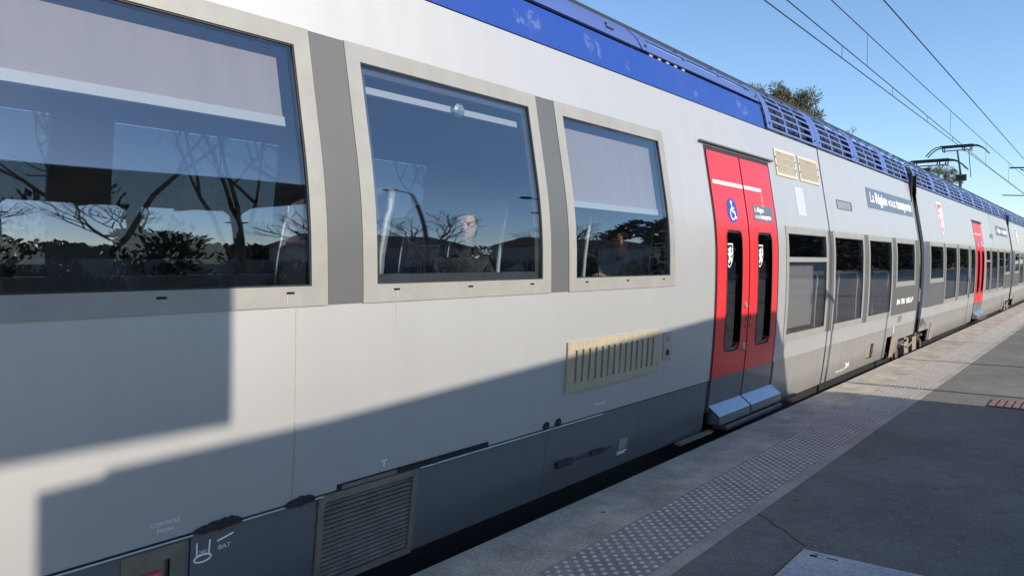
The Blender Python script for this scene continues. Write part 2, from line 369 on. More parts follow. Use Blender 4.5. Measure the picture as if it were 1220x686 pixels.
def shape(name, pts, m, parent, off=0.004, th=0.004):
    """thin convex-ish flat plate/decal with rim following the wall"""
    n = len(pts); cy = sum(p[0] for p in pts) / n; cz = sum(p[1] for p in pts) / n
    V = [SP(y, z, off) for y, z in pts] + [SP(y, z, off - th) for y, z in pts] + [SP(cy, cz, off)]
    F = [(i, (i + 1) % n, 2 * n) for i in range(n)] + [(i, n + i, n + (i + 1) % n, (i + 1) % n) for i in range(n)]
    return mk(name, V, F, m, parent)
def ring(name, outer, inner, m, parent, off, th):
    n = len(outer)
    V = [SP(y, z, off) for y, z in outer] + [SP(y, z, off) for y, z in inner] + [SP(y, z, off - th) for y, z in outer] + [SP(y, z, off - th) for y, z in inner]
    F = []
    for i in range(n):
        j = (i + 1) % n
        F += [(i, j, n + j, n + i), (n + i, n + j, 3 * n + j, 3 * n + i), (i, 2 * n + i, 2 * n + j, j)]
    return mk(name, V, F, m, parent)
def surf_text(name, parts, y, z, size, m, parent, off=0.006, target=None):
    """lettering as mesh laid on the wall; parts = [(string, bold)]"""
    V, F, u = [], [], 0.0
    for s, bold in parts:
        cu = bpy.data.curves.new('t', 'FONT'); cu.body = s; cu.size = 1.0; cu.offset = 0.03 if bold else 0.0; cu.resolution_u = 3
        cu.space_character = 0.92 if bold else 0.95
        ob = bpy.data.objects.new('t', cu); C.objects.link(ob)
        bpy.context.view_layer.update()
        dg = bpy.context.evaluated_depsgraph_get(); me = bpy.data.meshes.new_from_object(ob.evaluated_get(dg))
        n = len(V); xs = [v.co.x for v in me.vertices] or [0]
        V += [(v.co.x + u, v.co.y) for v in me.vertices]; F += [tuple(n + i for i in p.vertices) for p in me.polygons]
        u += max(xs) + 0.24
        bpy.data.objects.remove(ob); bpy.data.curves.remove(cu); bpy.data.meshes.remove(me)
    wd = u - 0.24; sx = size if target is None else target / wd
    return mk(name, [SP(y + a * sx, z + b * size, off) for a, b in V], F, m, parent)

# --- windows ---------------------------------------------------------
def window(par, y0, y1, z0, z1, g=0.093, frame='frame_beige', split=None, blind=None, drains=True, glassm='window_glass', barblind=False, dark_l=0.0, gx=0.004):
    gy0, gy1, gz0, gz1 = y0 + g, y1 - g, z0 + g, z1 - g
    holes = [(gy0, gy1, gz0, gz1)] if not split else [(gy0, gy1, gz0, split[0]), (gy0, gy1, split[1], gz1)]
    hh = list(holes)
    if drains:
        for t in (0.14, 0.5, 0.87):
            yc = y0 + (y1 - y0) * t; hh.append((yc - 0.022, yc + 0.022, z0 + 0.058, z0 + 0.069))
    fr = panel('window', y0, y1, z0, z1, frame, par, hh, off=0.007, th=0.035)
    for (a, b, c, d) in holes:
        gk = 0.007
        panel('gasket', a + 0.0015, b - 0.0015, c + 0.0015, d - 0.0015, 'rubber', fr, [(a + gk, b - gk, c + gk, d - gk)], off=0.001, th=0.03)
        panel('pane', a + 0.008, b - 0.008, c + 0.008, d - 0.008, glassm, fr, off=-0.005, th=0.016, zstep=0.03)
    if blind:
        zb = blind
        panel('blind', gy0 + 0.05, gy1 - 0.05, zb + 0.045, gz1 - 0.05, 'blind', fr, off=-0.07, th=0.004)
        panel('blind_bar', gy0 + 0.045, gy1 - 0.045, zb, zb + 0.045, 'blind_bar', fr, off=-0.062, th=0.02)
    if barblind:
        panel('inner_frame', gy0 + 0.004, gy1 - 0.004, gz0 + 0.004, gz1 - 0.004, 'pillar_grey', fr, [(gy0 + 0.045, gy1 - 0.045, gz0 + 0.05, gz1 - 0.045)], off=-0.026, th=0.02)
        panel('blind_bar', gy0 + 0.06, gy1 - 0.06, gz1 - 0.130, gz1 - 0.092, 'blind_bar', fr, off=-0.062, th=0.02)
        MB().lathe([(0.018, 0.0), (0.045, 0.006), (0.045, 0.03), (0.03, 0.04)], (SP(0, 2.5)[0] - 0.06, (gy0 + gy1) / 2 + 0.06, gz1 - 0.125), 'x', 14).build('latch', 'steel', fr)
    if drains:
        panel('drain_backing', y0 + 0.02, y1 - 0.02, z0 + 0.05, z0 + 0.075, 'black', fr, off=-0.006, th=0.003)
    return fr

def far_windows(par, wins, y0, y1, floor):
    """the wall on the other side with its openings and panes, seen through the near panes"""
    holes = [(a, b, c, d) for a, b, c, d in wins]
    panel('side_wall', y0, y1, 0.0, 3.10, 'interior_wall', par, holes, off=0.0, th=0.05, far=True, zstep=0.15)
    for h in holes: panel('pane', h[0] + .002, h[1] - .002, h[2] + .002, h[3] - .002, 'tinted_glass', par, off=-0.02, th=0.006, far=True, zstep=0.2)

def roof_pt(t, y, off=0.0, far=False):
    n = len(ROOF) - 1; t = max(0, min(n, t)); i = min(int(t), n - 1); f = t - i
    z = ROOF[i][0] * (1 - f) + ROOF[i + 1][0] * f; d = ROOF[i][1] * (1 - f) + ROOF[i + 1][1] * f
    dz = ROOF[i + 1][0] - ROOF[i][0]; dd = ROOF[i + 1][1] - ROOF[i][1]; L = math.hypot(dz, dd)
    x = -2.95 - d + off * dz / L; z += off * dd / L
    return (2 * XC - x if far else x, y, z)
def RFN(y, t, off, far): return roof_pt(t, y, off, far)
def cowl(par, y0, y1, t0, t1, slots, cols=3, name='cowl_panel', m='cowl_blue', off=0.018):
    holes = []
    pad = 0.24; wcol = (y1 - y0 - 2 * pad * 0.75 - 0.07 * (cols - 1)) / cols
    for c in range(cols):
        a = y0 + pad * 0.75 + c * (wcol + 0.07)
        for (p, q) in slots: holes.append((a, a + wcol, p, q))
    o = panel(name, y0, y1, t0, t1, m, par, holes, off=off, th=0.012, fn=RFN, zstep=0.25)
    # fixing screws
    for yy in (y0 + 0.09, y1 - 0.09):
        p = Vector(roof_pt(t0 + 0.45, yy, off + 0.002))
        MB().lathe([(0.016, 0.0), (0.016, 0.006), (0.008, 0.008)], p, 'x', 8).build('screw', 'black', o)
    return o
def roof(par, y0, y1, t_from, m='cowl_blue'):
    panel('roof', y0, y1, t_from, 8, 'canopy_top', par, off=-0.06, th=0.02, fn=RFN, zstep=0.25)
    panel('roof', y0, y1, 0, 8, 'silver', par, off=-0.02, th=0.02, fn=RFN, zstep=0.25, far=True)

SLOTS = [(0.28, 0.70), (0.90, 1.32), (1.52, 1.94), (2.16, 2.62), (2.86, 3.40), (3.64, 4.20), (4.44, 4.88)]
SLOTS_HI = [(2.42, 2.66), (2.95, 3.35), (3.70, 4.15), (4.5, 4.85)]

# --- shields and signs --------------------------------------------------
SHIELD = [(-.5, .5), (.5, .5), (.5, -.02), (.46, -.16), (.38, -.28), (.26, -.39), (.12, -.47), (0, -.52), (-.12, -.47), (-.26, -.39), (-.38, -.28), (-.46, -.16), (-.5, -.02)]
LION = [(-.30, -.30), (-.12, -.20), (-.16, -.02), (-.32, .06), (-.36, -.04), (-.42, .02), (-.36, .14), (-.16, .12), (-.10, .20), (-.34, .26), (-.36, .34), (-.12, .32), (-.02, .40), (.14, .44), (.24, .36), (.22, .26), (.12, .22),
        (.16, .12), (.34, .16), (.40, .30), (.34, .38), (.44, .40), (.48, .22), (.40, .06), (.22, .00), (.20, -.10), (.34, -.16), (.34, -.30), (.24, -.38), (.18, -.32), (.24, -.24), (.10, -.20), (.02, -.28), (-.04, -.40), (-.18, -.40), (-.12, -.32)]
def crest(par, y, z, wd, h, field, border, lion, off=0.006):
    s = shape('crest', [(y + a * wd, z + b * h) for a, b in SHIELD], border, par, off=off, th=0.003)
    if field: shape('crest_field', [(y + a * wd * 0.84, z + b * h * 0.90) for a, b in SHIELD], field, s, off=off + 0.002, th=0.001)
    me = bpy.data.meshes.new('lion'); bm = bmesh.new()
    vs = [bm.verts.new(SP(y + a * wd * 0.85, z + b * h * 0.82, off + 0.004)) for a, b in LION]
    f = bm.faces.new(vs); bmesh.ops.triangulate(bm, faces=[f]); bm.to_mesh(me); bm.free()
    link_mesh('crest_lion', me, lion, s)
    return s
def slogan_sign(par, y0, y1, z0, z1):
    s = panel('slogan_sign', y0, y1, z0, z1, 'sign_grey', par, off=0.004, th=0.003)
    surf_text('lettering', [('La', 0), ('Région', 1), ('vous', 0), ('transporte', 1)], y0 + 0.18, z0 + 0.10, (z1 - z0) * 0.74, 'white_vinyl', s, off=0.006, target=(y1 - y0) - 0.30)

# --- doors -------------------------------------------------------------
def door_leaf(par, y0, y1, hinge, detail=True, text=False):
    """plug-door leaf: red above, grey kick panel, long rounded light"""
    zt, zk, zb = 2.665, 0.488, 0.19
    wy0, wy1 = (y0 + 0.235, y1 - 0.185)
    hz0, hz1 = 0.72, 1.915
    leaf = panel('door_leaf', y0, y1, zk, zt, 'red', par, [(wy0, wy1, hz0, hz1)], off=0.004, th=0.035)
    panel('kick_panel', y0, y1, zb, zk - 0.001, 'lower_grey', leaf, off=0.004, th=0.035)
    inn = rr_pts(wy0, wy1, hz0, hz1, 0.075)
    def proj(p):
        cy, cz = (wy0 + wy1) / 2, (hz0 + hz1) / 2
        y, z = p; y = min(max(y, wy0), wy1)
        # corner points go to the corner of the rectangle
        if (y < wy0 + 0.075 or y > wy1 - 0.075) and (z < hz0 + 0.075 or z > hz1 - 0.075):
            dy = min(y - wy0, wy1 - y); dz = min(z - hz0, hz1 - z)
            if dy < dz: return ((wy0 if y < cy else wy1), z)
            return (y, (hz0 if z < cz else hz1))
        return (y, z)
    ring('window_corner', [proj(p) for p in inn], inn, 'red', leaf, 0.004, 0.03)
    inn2 = rr_pts(wy0 + 0.016, wy1 - 0.016, hz0 + 0.016, hz1 - 0.016, 0.062)
    n = min(len(inn), len(inn2))
    inn2 = [(p[0] + math.copysign(-0.016, p[0] - (wy0 + wy1) / 2), p[1] + (-0.016 if p[1] > hz1 - 0.08 else 0.016 if p[1] < hz0 + 0.08 else 0)) for p in inn]
    ring('gasket', inn, inn2, 'rubber', leaf, 0.008, 0.05)
    inn3 = [(p[0] + math.copysign(-0.008, p[0] - (wy0 + wy1) / 2), p[1] + (-0.008 if p[1] > hz1 - 0.08 else 0.008 if p[1] < hz0 + 0.08 else 0)) for p in inn2]
    ring('window_reveal', inn2, inn3, 'taupe', leaf, -0.012, 0.03)
    panel('pane', wy0 + 0.02, wy1 - 0.02, hz0 + 0.02, hz1 - 0.02, 'dark_glass', leaf, off=-0.028, th=0.012)
    if detail: 
        s = crest(leaf, wy0 + 0.115 if not text else wy0 + 0.115, 1.665, 0.18, 0.235, 'black', 'white_vinyl', 'white_vinyl', off=-0.024)
    return leaf
def button(par, y, z, r=0.034):
    x, nx, nz = PR(z)
    return MB().lathe([(r, 0), (r, 0.008), (r * 0.7, 0.012), (r * 0.65, 0.008)], (x + 0.004, y, z), 'x', 16).build('door_button', 'steel', par)
def doorway(par, y0, y1, detail=True):
    ym = (y0 + y1) / 2 - 0.01
    # dark rubber surround, deep reveal and lintel with its drip lip
    panel('door_frame', y0, y1, 0.17, 2.71, 'rubber', par, [(y0 + 0.045, y1 - 0.04, 0.19, 2.672)], off=-0.004, th=0.06)
    panel('door_seal', ym - 0.014, ym + 0.014, 0.19, 2.67, 'rubber', par, off=-0.006, th=0.02)
    panel('drip_rail', y0 - 0.10, y1 + 0.10, 2.722, 2.736, 'pillar_grey', par, off=0.035, th=0.04)
    L = door_leaf(par, y0 + 0.05, ym - 0.016, 0, True); Rr = door_leaf(par, ym + 0.016, y1 - 0.045, 1, True, True)
    # pale stripe along the head of both leaves
    panel('stripe', y0 + 0.09, ym - 0.02, 2.345, 2.385, 'pink_pale', L, off=0.0065, th=0.002)
    panel('stripe', ym + 0.02, y1 - 0.37, 2.345, 2.385, 'pink_pale', Rr, off=0.0065, th=0.002)
    for k in range(7):
        zz = 2.31 - k * 0.02
        panel('stripe_dash', y1 - 0.40, y1 - 0.37, zz, zz + 0.009, 'pink_pale', Rr, off=0.0065, th=0.002)
    if detail:
        cy, cz = y0 + 0.475, 2.105
        P = [(cy + 0.125 * math.copysign(abs(math.cos(R(a))) ** 0.8, math.cos(R(a))), cz + 0.118 * math.copysign(abs(math.sin(R(a))) ** 0.8, math.sin(R(a)))) for a in range(0, 360, 15)]
        s = shape('access_sign', P, 'sign_blue', L, off=0.0065, th=0.002)
        def dk(pts, nm='wheelchair_mark'): return shape(nm, pts, 'white_vinyl', s, off=0.0085, th=0.001)
        dk([(cy - 0.012 + 0.02 * math.cos(R(a)), cz + 0.078 + 0.02 * math.sin(R(a))) for a in range(0, 360, 30)])
        def seg(a, b, wd):
            dx, dz = b[0] - a[0], b[1] - a[1]; l = math.hypot(dx, dz); nx, nz = -dz / l * wd / 2, dx / l * wd / 2
            dk([(cy + a[0] - nx, cz + a[1] - nz), (cy + b[0] - nx, cz + b[1] - nz), (cy + b[0] + nx, cz + b[1] + nz), (cy + a[0] + nx, cz + a[1] + nz)])
        seg((-0.008, 0.055), (0.0, -0.015), 0.022); seg((-0.004, 0.022), (0.045, 0.022), 0.016); seg((0.0, -0.012), (0.052, -0.012), 0.02); seg((0.048, -0.008), (0.07, -0.075), 0.02); seg((0.065, -0.075), (0.09, -0.065), 0.016)
        arc = [(0.055 * math.cos(R(a)) - 0.002, 0.055 * math.sin(R(a)) - 0.035) for a in range(110, 345, 20)]
        for p, q in zip(arc, arc[1:]): seg(p, q, 0.015)
        t = shape('slogan_plate', rr_pts(ym + 0.19, y1 - 0.13, 2.03, 2.195, 0.03), 'sign_grey', Rr, off=0.0065, th=0.002)
        surf_text('lettering', [('La', 0), ('Région', 1)], ym + 0.215, 2.125, 0.07, 'white_vinyl', t, off=0.0085, target=0.27)
        surf_text('lettering', [('vous', 0), ('transporte', 1)], ym + 0.215, 2.055, 0.07, 'white_vinyl', t, off=0.0085, target=0.47)
        button(L, ym - 0.075, 1.165); button(L, ym - 0.07, 0.735, 0.04)
        for yy in (ym - 0.06, ym + 0.06):
            panel('finger_slot', yy - 0.012, yy + 0.012, 0.93, 1.06, 'rubber', L if yy < ym else Rr, off=0.006, th=0.004)
            panel('latch', yy - 0.007, yy + 0.007, 0.96, 1.0, 'steel', L if yy < ym else Rr, off=0.009, th=0.004)
    # folding step boxes and fixed tread below the leaves
    for a, b in ((y0 + 0.06, ym - 0.02), (ym + 0.01, y1 + 0.02)):
        x = SP(0, 0.225)[0]
        V = [(x - 0.02, a, 0.225), (x + 0.005, a, 0.225), (x + 0.115, a, 0.135), (x + 0.115, a, 0.055), (x - 0.02, a, 0.055)]
        V += [(p[0], b, p[2]) for p in V]
        F = [(0, 1, 2, 3, 4), (9, 8, 7, 6, 5)] + [(i, i + 5, (i + 1) % 5 + 5, (i + 1) % 5) for i in range(5)]
        mk('step_box', V, F, 'step_alu', par)
    MB().box(-3.02, -2.875, y0 + 0.14, y1 - 0.06, 0.005, 0.03).build('step_tread', 'taupe_dark', par)
    MB().box(-2.905, -2.873, y0 + 0.14, y1 - 0.06, 0.032, 0.036).build('step_nosing', 'grille_grey', par)

mat('taupe_dark', (0.06, 0.055, 0.05), 0.7, var=0.3, vscale=12)
mat('gum_dark', (0.05, 0.05, 0.048), 0.8); mat('gum_pale', (0.55, 0.53, 0.48), 0.8)
mat('rust_run', (0.34, 0.29, 0.23), 0.6, var=0.2, vscale=20)
mat('pink_pale', (0.80, 0.50, 0.48), 0.45)

# ------------------------------------------------------------------ ground, track, platform
g = mk('ground', [(-900, -900, -0.9), (900, -900, -0.9), (900, 1200, -0.9), (-900, 1200, -0.9)], [(0, 1, 2, 3)], 'earth'); tag(g, kind='structure')
g = MB().box(-14.5, -2.87, -40, 160, -0.89, -0.74).build('track_bed', 'ballast'); tag(g, kind='structure')
for xc in (XC, XC - 4.0):
    for s in (-1, 1):
        m = MB(); x = xc + s * 0.7525
        m.box(x - 0.036, x + 0.036, -40, 160, -0.59, -0.55).box(x - 0.009, x + 0.009, -40, 160, -0.70, -0.59).box(x - 0.07, x + 0.07, -40, 160, -0.725, -0.70)
        tag(m.build('rail', 'rail_steel'), kind='structure')
sl = MB().box(-1.3, 1.3, -0.13, 0.13, -0.10, 0.0); slm = sl.build('sleeper', 'sleeper'); slm.location = (XC, 2.0, -0.726)
trk = slm
tag(slm, kind='structure')
for k in range(1, 24):
    o = slm.copy(); C.objects.link(o); o.location = (XC, 2.0 + 0.62 * k, -0.726)

PE = -2.82
pl = MB().box(PE + 0.04, 70, -40, 160, -0.88, -0.06).build('platform', 'concrete'); tag(pl, kind='structure')
asph = MB().box(-1.757, 70, -40, 160, -0.06, -0.002).build('asphalt_surface', 'asphalt', pl)
# expansion cut in the asphalt beside the plate
m = MB(); rnd = random.Random(3); pts = [(-1.755, 4.81), (-1.66, 4.735), (-1.60, 4.66), (-1.51, 4.60), (-1.43, 4.50), (-1.345, 4.425)]
for p, q in zip(pts, pts[1:]): m.bar((p[0], p[1], -0.0015), (q[0], q[1], -0.0015), 0.003, 0.005)
m.build('asphalt_crack', 'tar', pl)
y = -37.47; k = 0
cop = None
while y < 150:
    L = 2.5
    if cop is None:
        c = MB(); c.v = []; w0, w1 = PE, -2.3085
        V = [(w0, 0.003, -0.14), (w0, 0.003, -0.012), (w0 + 0.012, 0.003, 0.0), (w1, 0.003, 0.0), (w1, 0.003, -0.14)]
        V += [(p[0], L - 0.004, p[2]) for p in V]
        F = [(0, 1, 2, 3, 4), (9, 8, 7, 6, 5)] + [(i, i + 5, (i + 1) % 5 + 5, (i + 1) % 5) for i in range(5)]
        cop = mk('coping_slab', V, F, 'concrete', pl); o = cop
    else:
        o = cop.copy(); C.objects.link(o); o.parent = pl
    o.location = (0, y, random.uniform(-0.002, 0.001)); y += L
tl = None; y = -10.0; k = 0
while y < 120:
    L = 0.9075
    if tl is None: tl = MB().box(-2.3055, -1.8575, 0.0, L - 0.001, -0.06, 0.0).build('tactile_slab', 'tactile', pl); o = tl
    else: o = tl.copy(); C.objects.link(o); o.parent = pl
    o.location = (0, y, 0); y += L
ks = None; y = -10.03
while y < 120:
    L = 1.5
    if ks is None: ks = MB().box(-1.8545, -1.760, 0.0, L - 0.003, -0.06, 0.0).build('kerb_strip', 'kerb_stone', pl); o = ks
    else: o = ks.copy(); C.objects.link(o); o.parent = pl
    o.location = (0, y, random.uniform(-0.001, 0.0015)); y += L
# chewing gum, paint flecks and grit: too small to pick apart
rnd = random.Random(9)
for nm, cm, cnt, rr in (('gum_spots', 'gum_dark', 70, (0.008, 0.02)), ('pale_grit', 'gum_pale', 260, (0.002, 0.006))):
    V, F = [], []
    for k in range(cnt):
        cx = rnd.uniform(-1.74, 0.3) if rnd.random() < 0.8 else rnd.uniform(-2.78, -2.33); cy = rnd.uniform(2.4, 16) ** 1.0; n = len(V); r0 = rnd.uniform(*rr)
        zz = 0.0012 if cx < -2 else -0.0008
        for j in range(8):
            a = 2 * math.pi * j / 8; q = r0 * rnd.uniform(0.7, 1.2); V.append((cx + q * math.cos(a), cy + q * math.sin(a), zz))
        V.append((cx, cy, zz + min(0.003, r0 * 0.4)))
        for j in range(8): F.append((n + j, n + (j + 1) % 8, n + 8))
    o = mk(nm, V, F, cm, pl); tag(o, kind='stuff')
# raised warning studs, too small to pick apart: one part
V, F = [], []
yy = 1.0; row = 0
rnd = random.Random(5)
while yy < 70:
    seg = 8 if yy < 16 else 5
    for j in range(11):
        cx = -2.281 + 0.0408 * j; cy = yy + (0.04125 if j % 2 else 0.0)
        n = len(V); hgt = 0.0055 * rnd.uniform(0.8, 1.1)
        for (r, h) in ((0.0158, -0.001), (0.0135, hgt * 0.75), (0.007, hgt)):
            for k in range(seg): V.append((cx + r * math.cos(2 * math.pi * k / seg), cy + r * math.sin(2 * math.pi * k / seg), h))
        for a in range(2):
            for k in range(seg): F.append((n + a * seg + k, n + a * seg + (k + 1) % seg, n + (a + 1) * seg + (k + 1) % seg, n + (a + 1) * seg + k))
        F.append(tuple(n + 2 * seg + k for k in range(seg)))
    yy += 0.0825
o = mk('warning_studs', V, F, 'stud', pl, smooth=True); tag(o, kind='stuff')

# ------------------------------------------------------------------ the carriages
HI = (1.395, 2.712)          # high-floor window frame
LO = (0.68, 2.012)           # low-floor window frame
def low_window(par, y0, y1, z0=0.68, split=False, blind=None):
    return window(par, y0, y1, z0, 2.012, g=0.085, split=(1.60, 1.655) if split else None, blind=blind, drains=False)

def seat(par, yb, xa, xb, floor, cloth='seat_cloth'):
    """high-backed seat facing -y: shell, cushion, back pad, headrest, pedestal"""
    w = xb - xa; zs = floor + 0.42; zt = floor + 1.33
    V, F = [], []
    prof = [(0.0, zs - 0.06), (0.0, zs + 0.2), (0.04, zs + 0.5), (0.09, zs + 0.72), (0.12, zt - 0.06), (0.125, zt)]
    n = len(prof); xs = [xa, xa + 0.02, xa + 0.06, xb - 0.06, xb - 0.02, xb]
    m = MB()
    def top(x, z):   # rounded upper corners
        d = max(0, 0.07 - min(x - xa, xb - x)); return z - (0.07 - math.sqrt(max(0, 0.0049 - d * d))) if z > zt - 0.09 else z
    for s in (0, 1):
        for (dy, z) in prof:
            for x in xs:
                curl = 0.05 if x in (xa, xb) else 0.015 if x in (xa + .02, xb - .02) else 0
                V.append((x, yb + dy - (curl if s == 0 else curl - 0.045), top(x, z)))
    k = len(xs); N = n * k
    for i in range(n - 1):
        for j in range(k - 1):
            F.append((i * k + j, i * k + j + 1, (i + 1) * k + j + 1, (i + 1) * k + j)); F.append((N + i * k + j + 1, N + i * k + j, N + (i + 1) * k + j, N + (i + 1) * k + j + 1))
        F.append((i * k, (i + 1) * k, N + (i + 1) * k, N + i * k)); F.append((i * k + k - 1, N + i * k + k - 1, N + (i + 1) * k + k - 1, (i + 1) * k + k - 1))
    for j in range(k - 1): F.append(((n - 1) * k + j, (n - 1) * k + j + 1, N + (n - 1) * k + j + 1, N + (n - 1) * k + j))
    st = mk('seat', V, F, 'seat_shell', par, smooth=True)
    for x in (xa, xb):
        MB().tube([(x, yb + dy - 0.03, top(x, z)) for dy, z in prof], 0.013, 6).build('edge_trim', 'seat_edge', st, True)
    c = MB(); c.box(xa + 0.03, xb - 0.03, yb - 0.47, yb - 0.03, zs - 0.05, zs + 0.05); cu = c.build('cushion', cloth, st)
    bv = cu.modifiers.new('b', 'BEVEL'); bv.width = 0.03; bv.segments = 3
    b = MB(); b.bar(((xa + xb) / 2, yb - 0.05, zs + 0.06), ((xa + xb) / 2, yb + 0.05, zt - 0.30), w - 0.12, 0.06, up=(0, -1, 0)); bo = b.build('back_pad', cloth, st)
    bv = bo.modifiers.new('b', 'BEVEL'); bv.width = 0.02; bv.segments = 3
    MB().box((xa + xb) / 2 - 0.05, (xa + xb) / 2 + 0.05, yb - 0.35, yb - 0.1, floor, zs - 0.05).build('pedestal', 'steel', st)
    return st

def interior(par, y0, y1, floor, ceil):
    MB().box(2 * XC + 3.0, -3.14, y0, y1, floor - 0.05, floor).build('floor', 'interior_floor', par)
    MB().box(2 * XC + 3.35, -3.30, y0, y1, ceil, ceil + 0.03).build('ceiling', 'ceiling_grey', par)

# ---- near carriage
car1 = tag(empty('rail_car', (XC, 5.0, -0.55)), 'nearest grey rail car with three big high windows and blue roof band', 'rail car', 'coupled rail cars')
class P0:  # children are built in world space; compensate the parent's location
    pass
def under(root):
    root['_w'] = 1
    return root
Y0, Y1 = -9.0, 16.45
D0, D1 = 6.885, 8.625
hi_w = [(-4.79, -3.165), (-2.95, -1.325), (-1.11, 0.515), (0.735, 2.36), (2.58, 4.205), (4.42, 6.04)]
lo_w = [(8.875, 10.51), (10.755, 12.375), (12.62, 14.245)]
last = (14.495, 16.12)
holes = [(a + 0.02, b - 0.02, HI[0] + 0.02, HI[1] - 0.02) for a, b in hi_w] + [(a + 0.02, b - 0.02, LO[0] + 0.02, LO[1] - 0.02) for a, b in lo_w] + [(last[0] + 0.02, last[1] - 0.02, 1.19, 1.99)]
holes += [(D0, D1, 0.0, 2.71)]
seam = 0.005
body_holes = holes + [(2.18, 2.184, 0.48, 1.385), (10.605, 10.655, 0.478, 3.1), (4.43, 5.77, 0.71, 1.03)]
body = panel('body_shell', Y0, Y1, 0.478, 3.095, 'silver', car1, body_holes, off=0, th=0.045)
panel('body_joint', 10.606, 10.654, -0.02, 3.09, 'joint_grey' if 'joint_grey' in MATS else 'pillar_grey', car1, off=-0.012, th=0.01)
panel('seam_backing', 2.17, 2.195, 0.48, 1.385, 'silver', car1, off=-0.0025, th=0.004)
# dark pillars between the windows
for a, b in list(zip([w_[1] for w_ in hi_w], [w_[0] for w_ in hi_w[1:]])):
    panel('window_pillar', a + 0.004, b - 0.004, HI[0] + 0.003, HI[1] - 0.003, 'pillar_grey', car1, off=0.004, th=0.006)
for a, b in ((10.515, 10.60), (10.66, 10.751), (12.379, 12.616), (14.249, 14.491), (16.124, 16.45)):
    panel('window_pillar', a, b, LO[0] + 0.003, LO[1] - 0.003, 'pillar_grey', car1, off=0.004, th=0.006)
panel('window_pillar', 14.495, 16.12, LO[0] + 0.003, 1.165, 'pillar_grey', car1, off=0.004, th=0.006)
for i, (a, b) in enumerate(hi_w):
    window(car1, a, b, *HI, blind={3: 2.242, 5: 1.998, 1: 2.1}.get(i), barblind=(i == 4))
for i, (a, b) in enumerate(lo_w): low_window(car1, a, b, split=(i == 0), blind=None)
window(car1, last[0], last[1], 1.17, 2.012, g=0.085, drains=False)
panel('blind', 9.02, 10.18, 0.80, 1.57, 'blind', car1, off=-0.09, th=0.004)
doorway(car1, D0, D1)

# blue band over the windows, near end only, with its shadow gap and the cowl above
panel('blue_band', Y0, 8.70, 0.02, 1.93, 'blue', car1, off=0.002, th=0.03, fn=RFN, zstep=0.2)
panel('gap_backing', Y0, Y1, 0.0, 6.0, 'black', car1, off=-0.055, th=0.004, fn=RFN, zstep=0.25)
roof(car1, Y0, Y1, 5.0)
def plain_cowl(y0, y1):
    o = panel('cowl_panel', y0, y1, 2.12, 5.0, 'cowl_blue', car1, off=0.016, th=0.02, fn=RFN, zstep=0.2)
    for t in (0.25, 0.75):
        yy = y0 + (y1 - y0) * t
        p = roof_pt(2.75, yy, 0.02); MB().bar((p[0], yy - 0.05, p[2]), (p[0], yy + 0.06, p[2]), 0.012).build('catch', 'black', o)
        p = roof_pt(3.0, yy, 0.02); MB().lathe([(0.014, 0), (0.014, 0.006)], (p[0], yy - 0.03, p[2]), 'x', 8).build('screw', 'black', o)
for a, b in ((-3.4, -1.56), (-1.54, 0.30), (0.32, 2.16), (2.18, 4.02), (4.04, 5.93)): plain_cowl(a, b)
cowl(car1, 5.95, 8.72, 2.12, 5.0, SLOTS_HI[1:], 3)
y = 8.745
ends = [8.745, 10.63, 12.55, 14.48, 16.42]
for a, b in zip(ends, ends[1:]): cowl(car1, a + 0.006, b - 0.006, 0.10, 5.0, SLOTS, 3)
# roof edge rail with gutter
m = MB(); p = roof_pt(5.05, 0, 0.03); m.bar((p[0], Y0, p[2]), (p[0], Y1, p[2]), 0.05, 0.03); m.build('gutter', 'lamp_dark', car1)
m = MB()
for k in range(5):
    yy = 6.10 + k * 0.16; q = roof_pt(1.99, yy, 0.0); m.bar((q[0] - .004, yy, q[2] - 0.02), (q[0] - 0.01, yy + 0.05, q[2] + 0.035), 0.05, 0.006, up=(1, 0, 0))
m.build('gap_spring', 'frame_beige', car1)

# rusty drip marks below the drain slots and beside the panel seam
for yy, za, zb, wd, sd_ in ((2.181, 0.80, 1.36, 0.005, 1), (2.19, 0.52, 0.86, 0.004, 2), (2.13, 1.402, 1.45, 0.008, 3), (2.81, 1.40, 1.452, 0.012, 4), (2.81, 1.24, 1.38, 0.005, 5), (3.99, 1.402, 1.45, 0.006, 6), (0.96, 1.402, 1.45, 0.006, 7)):
    r_ = random.Random(sd_); n = 8
    L_ = [(yy - wd / 2 * (1 - 0.6 * k / n) + r_.uniform(-.001, .001), zb + (za - zb) * k / n) for k in range(n + 1)]; R_ = [(p[0] + wd * (1 - 0.6 * k / n), p[1]) for k, p in enumerate(L_)]
    shape('drip_mark', L_ + R_[::-1], 'rust_run', car1, off=0.0085 if za > 1.39 else 0.0012, th=0.001)
# beige side vent
vy0, vy1, vz0, vz1 = 4.413, 5.79, 0.693, 1.047
slots = [(4.50 + k * 0.0875, 4.50 + k * 0.0875 + 0.036, 0.755, 0.985) for k in range(14)]
vent = panel('side_vent', vy0, vy1, vz0, vz1, 'vent_beige', car1, slots, off=0.016, th=0.016)
for s in slots:
    m = MB(); p0 = SP(0, s[2] + 0.004, 0.013); p1 = SP(0, s[3] - 0.004, 0.013)
    m.bar((p0[0] - 0.012, (s[0] + s[1]) / 2 + 0.004, p0[2]), (p1[0] - 0.012, (s[0] + s[1]) / 2 + 0.004, p1[2]), 0.005, 0.016, up=(0.7, 0.7, 0))
    m.build('fin', 'vent_beige', vent)
panel('vent_backing', vy0 + 0.02, vy1 - 0.02, vz0 + 0.02, vz1 - 0.02, 'black', vent, off=-0.035, th=0.004)
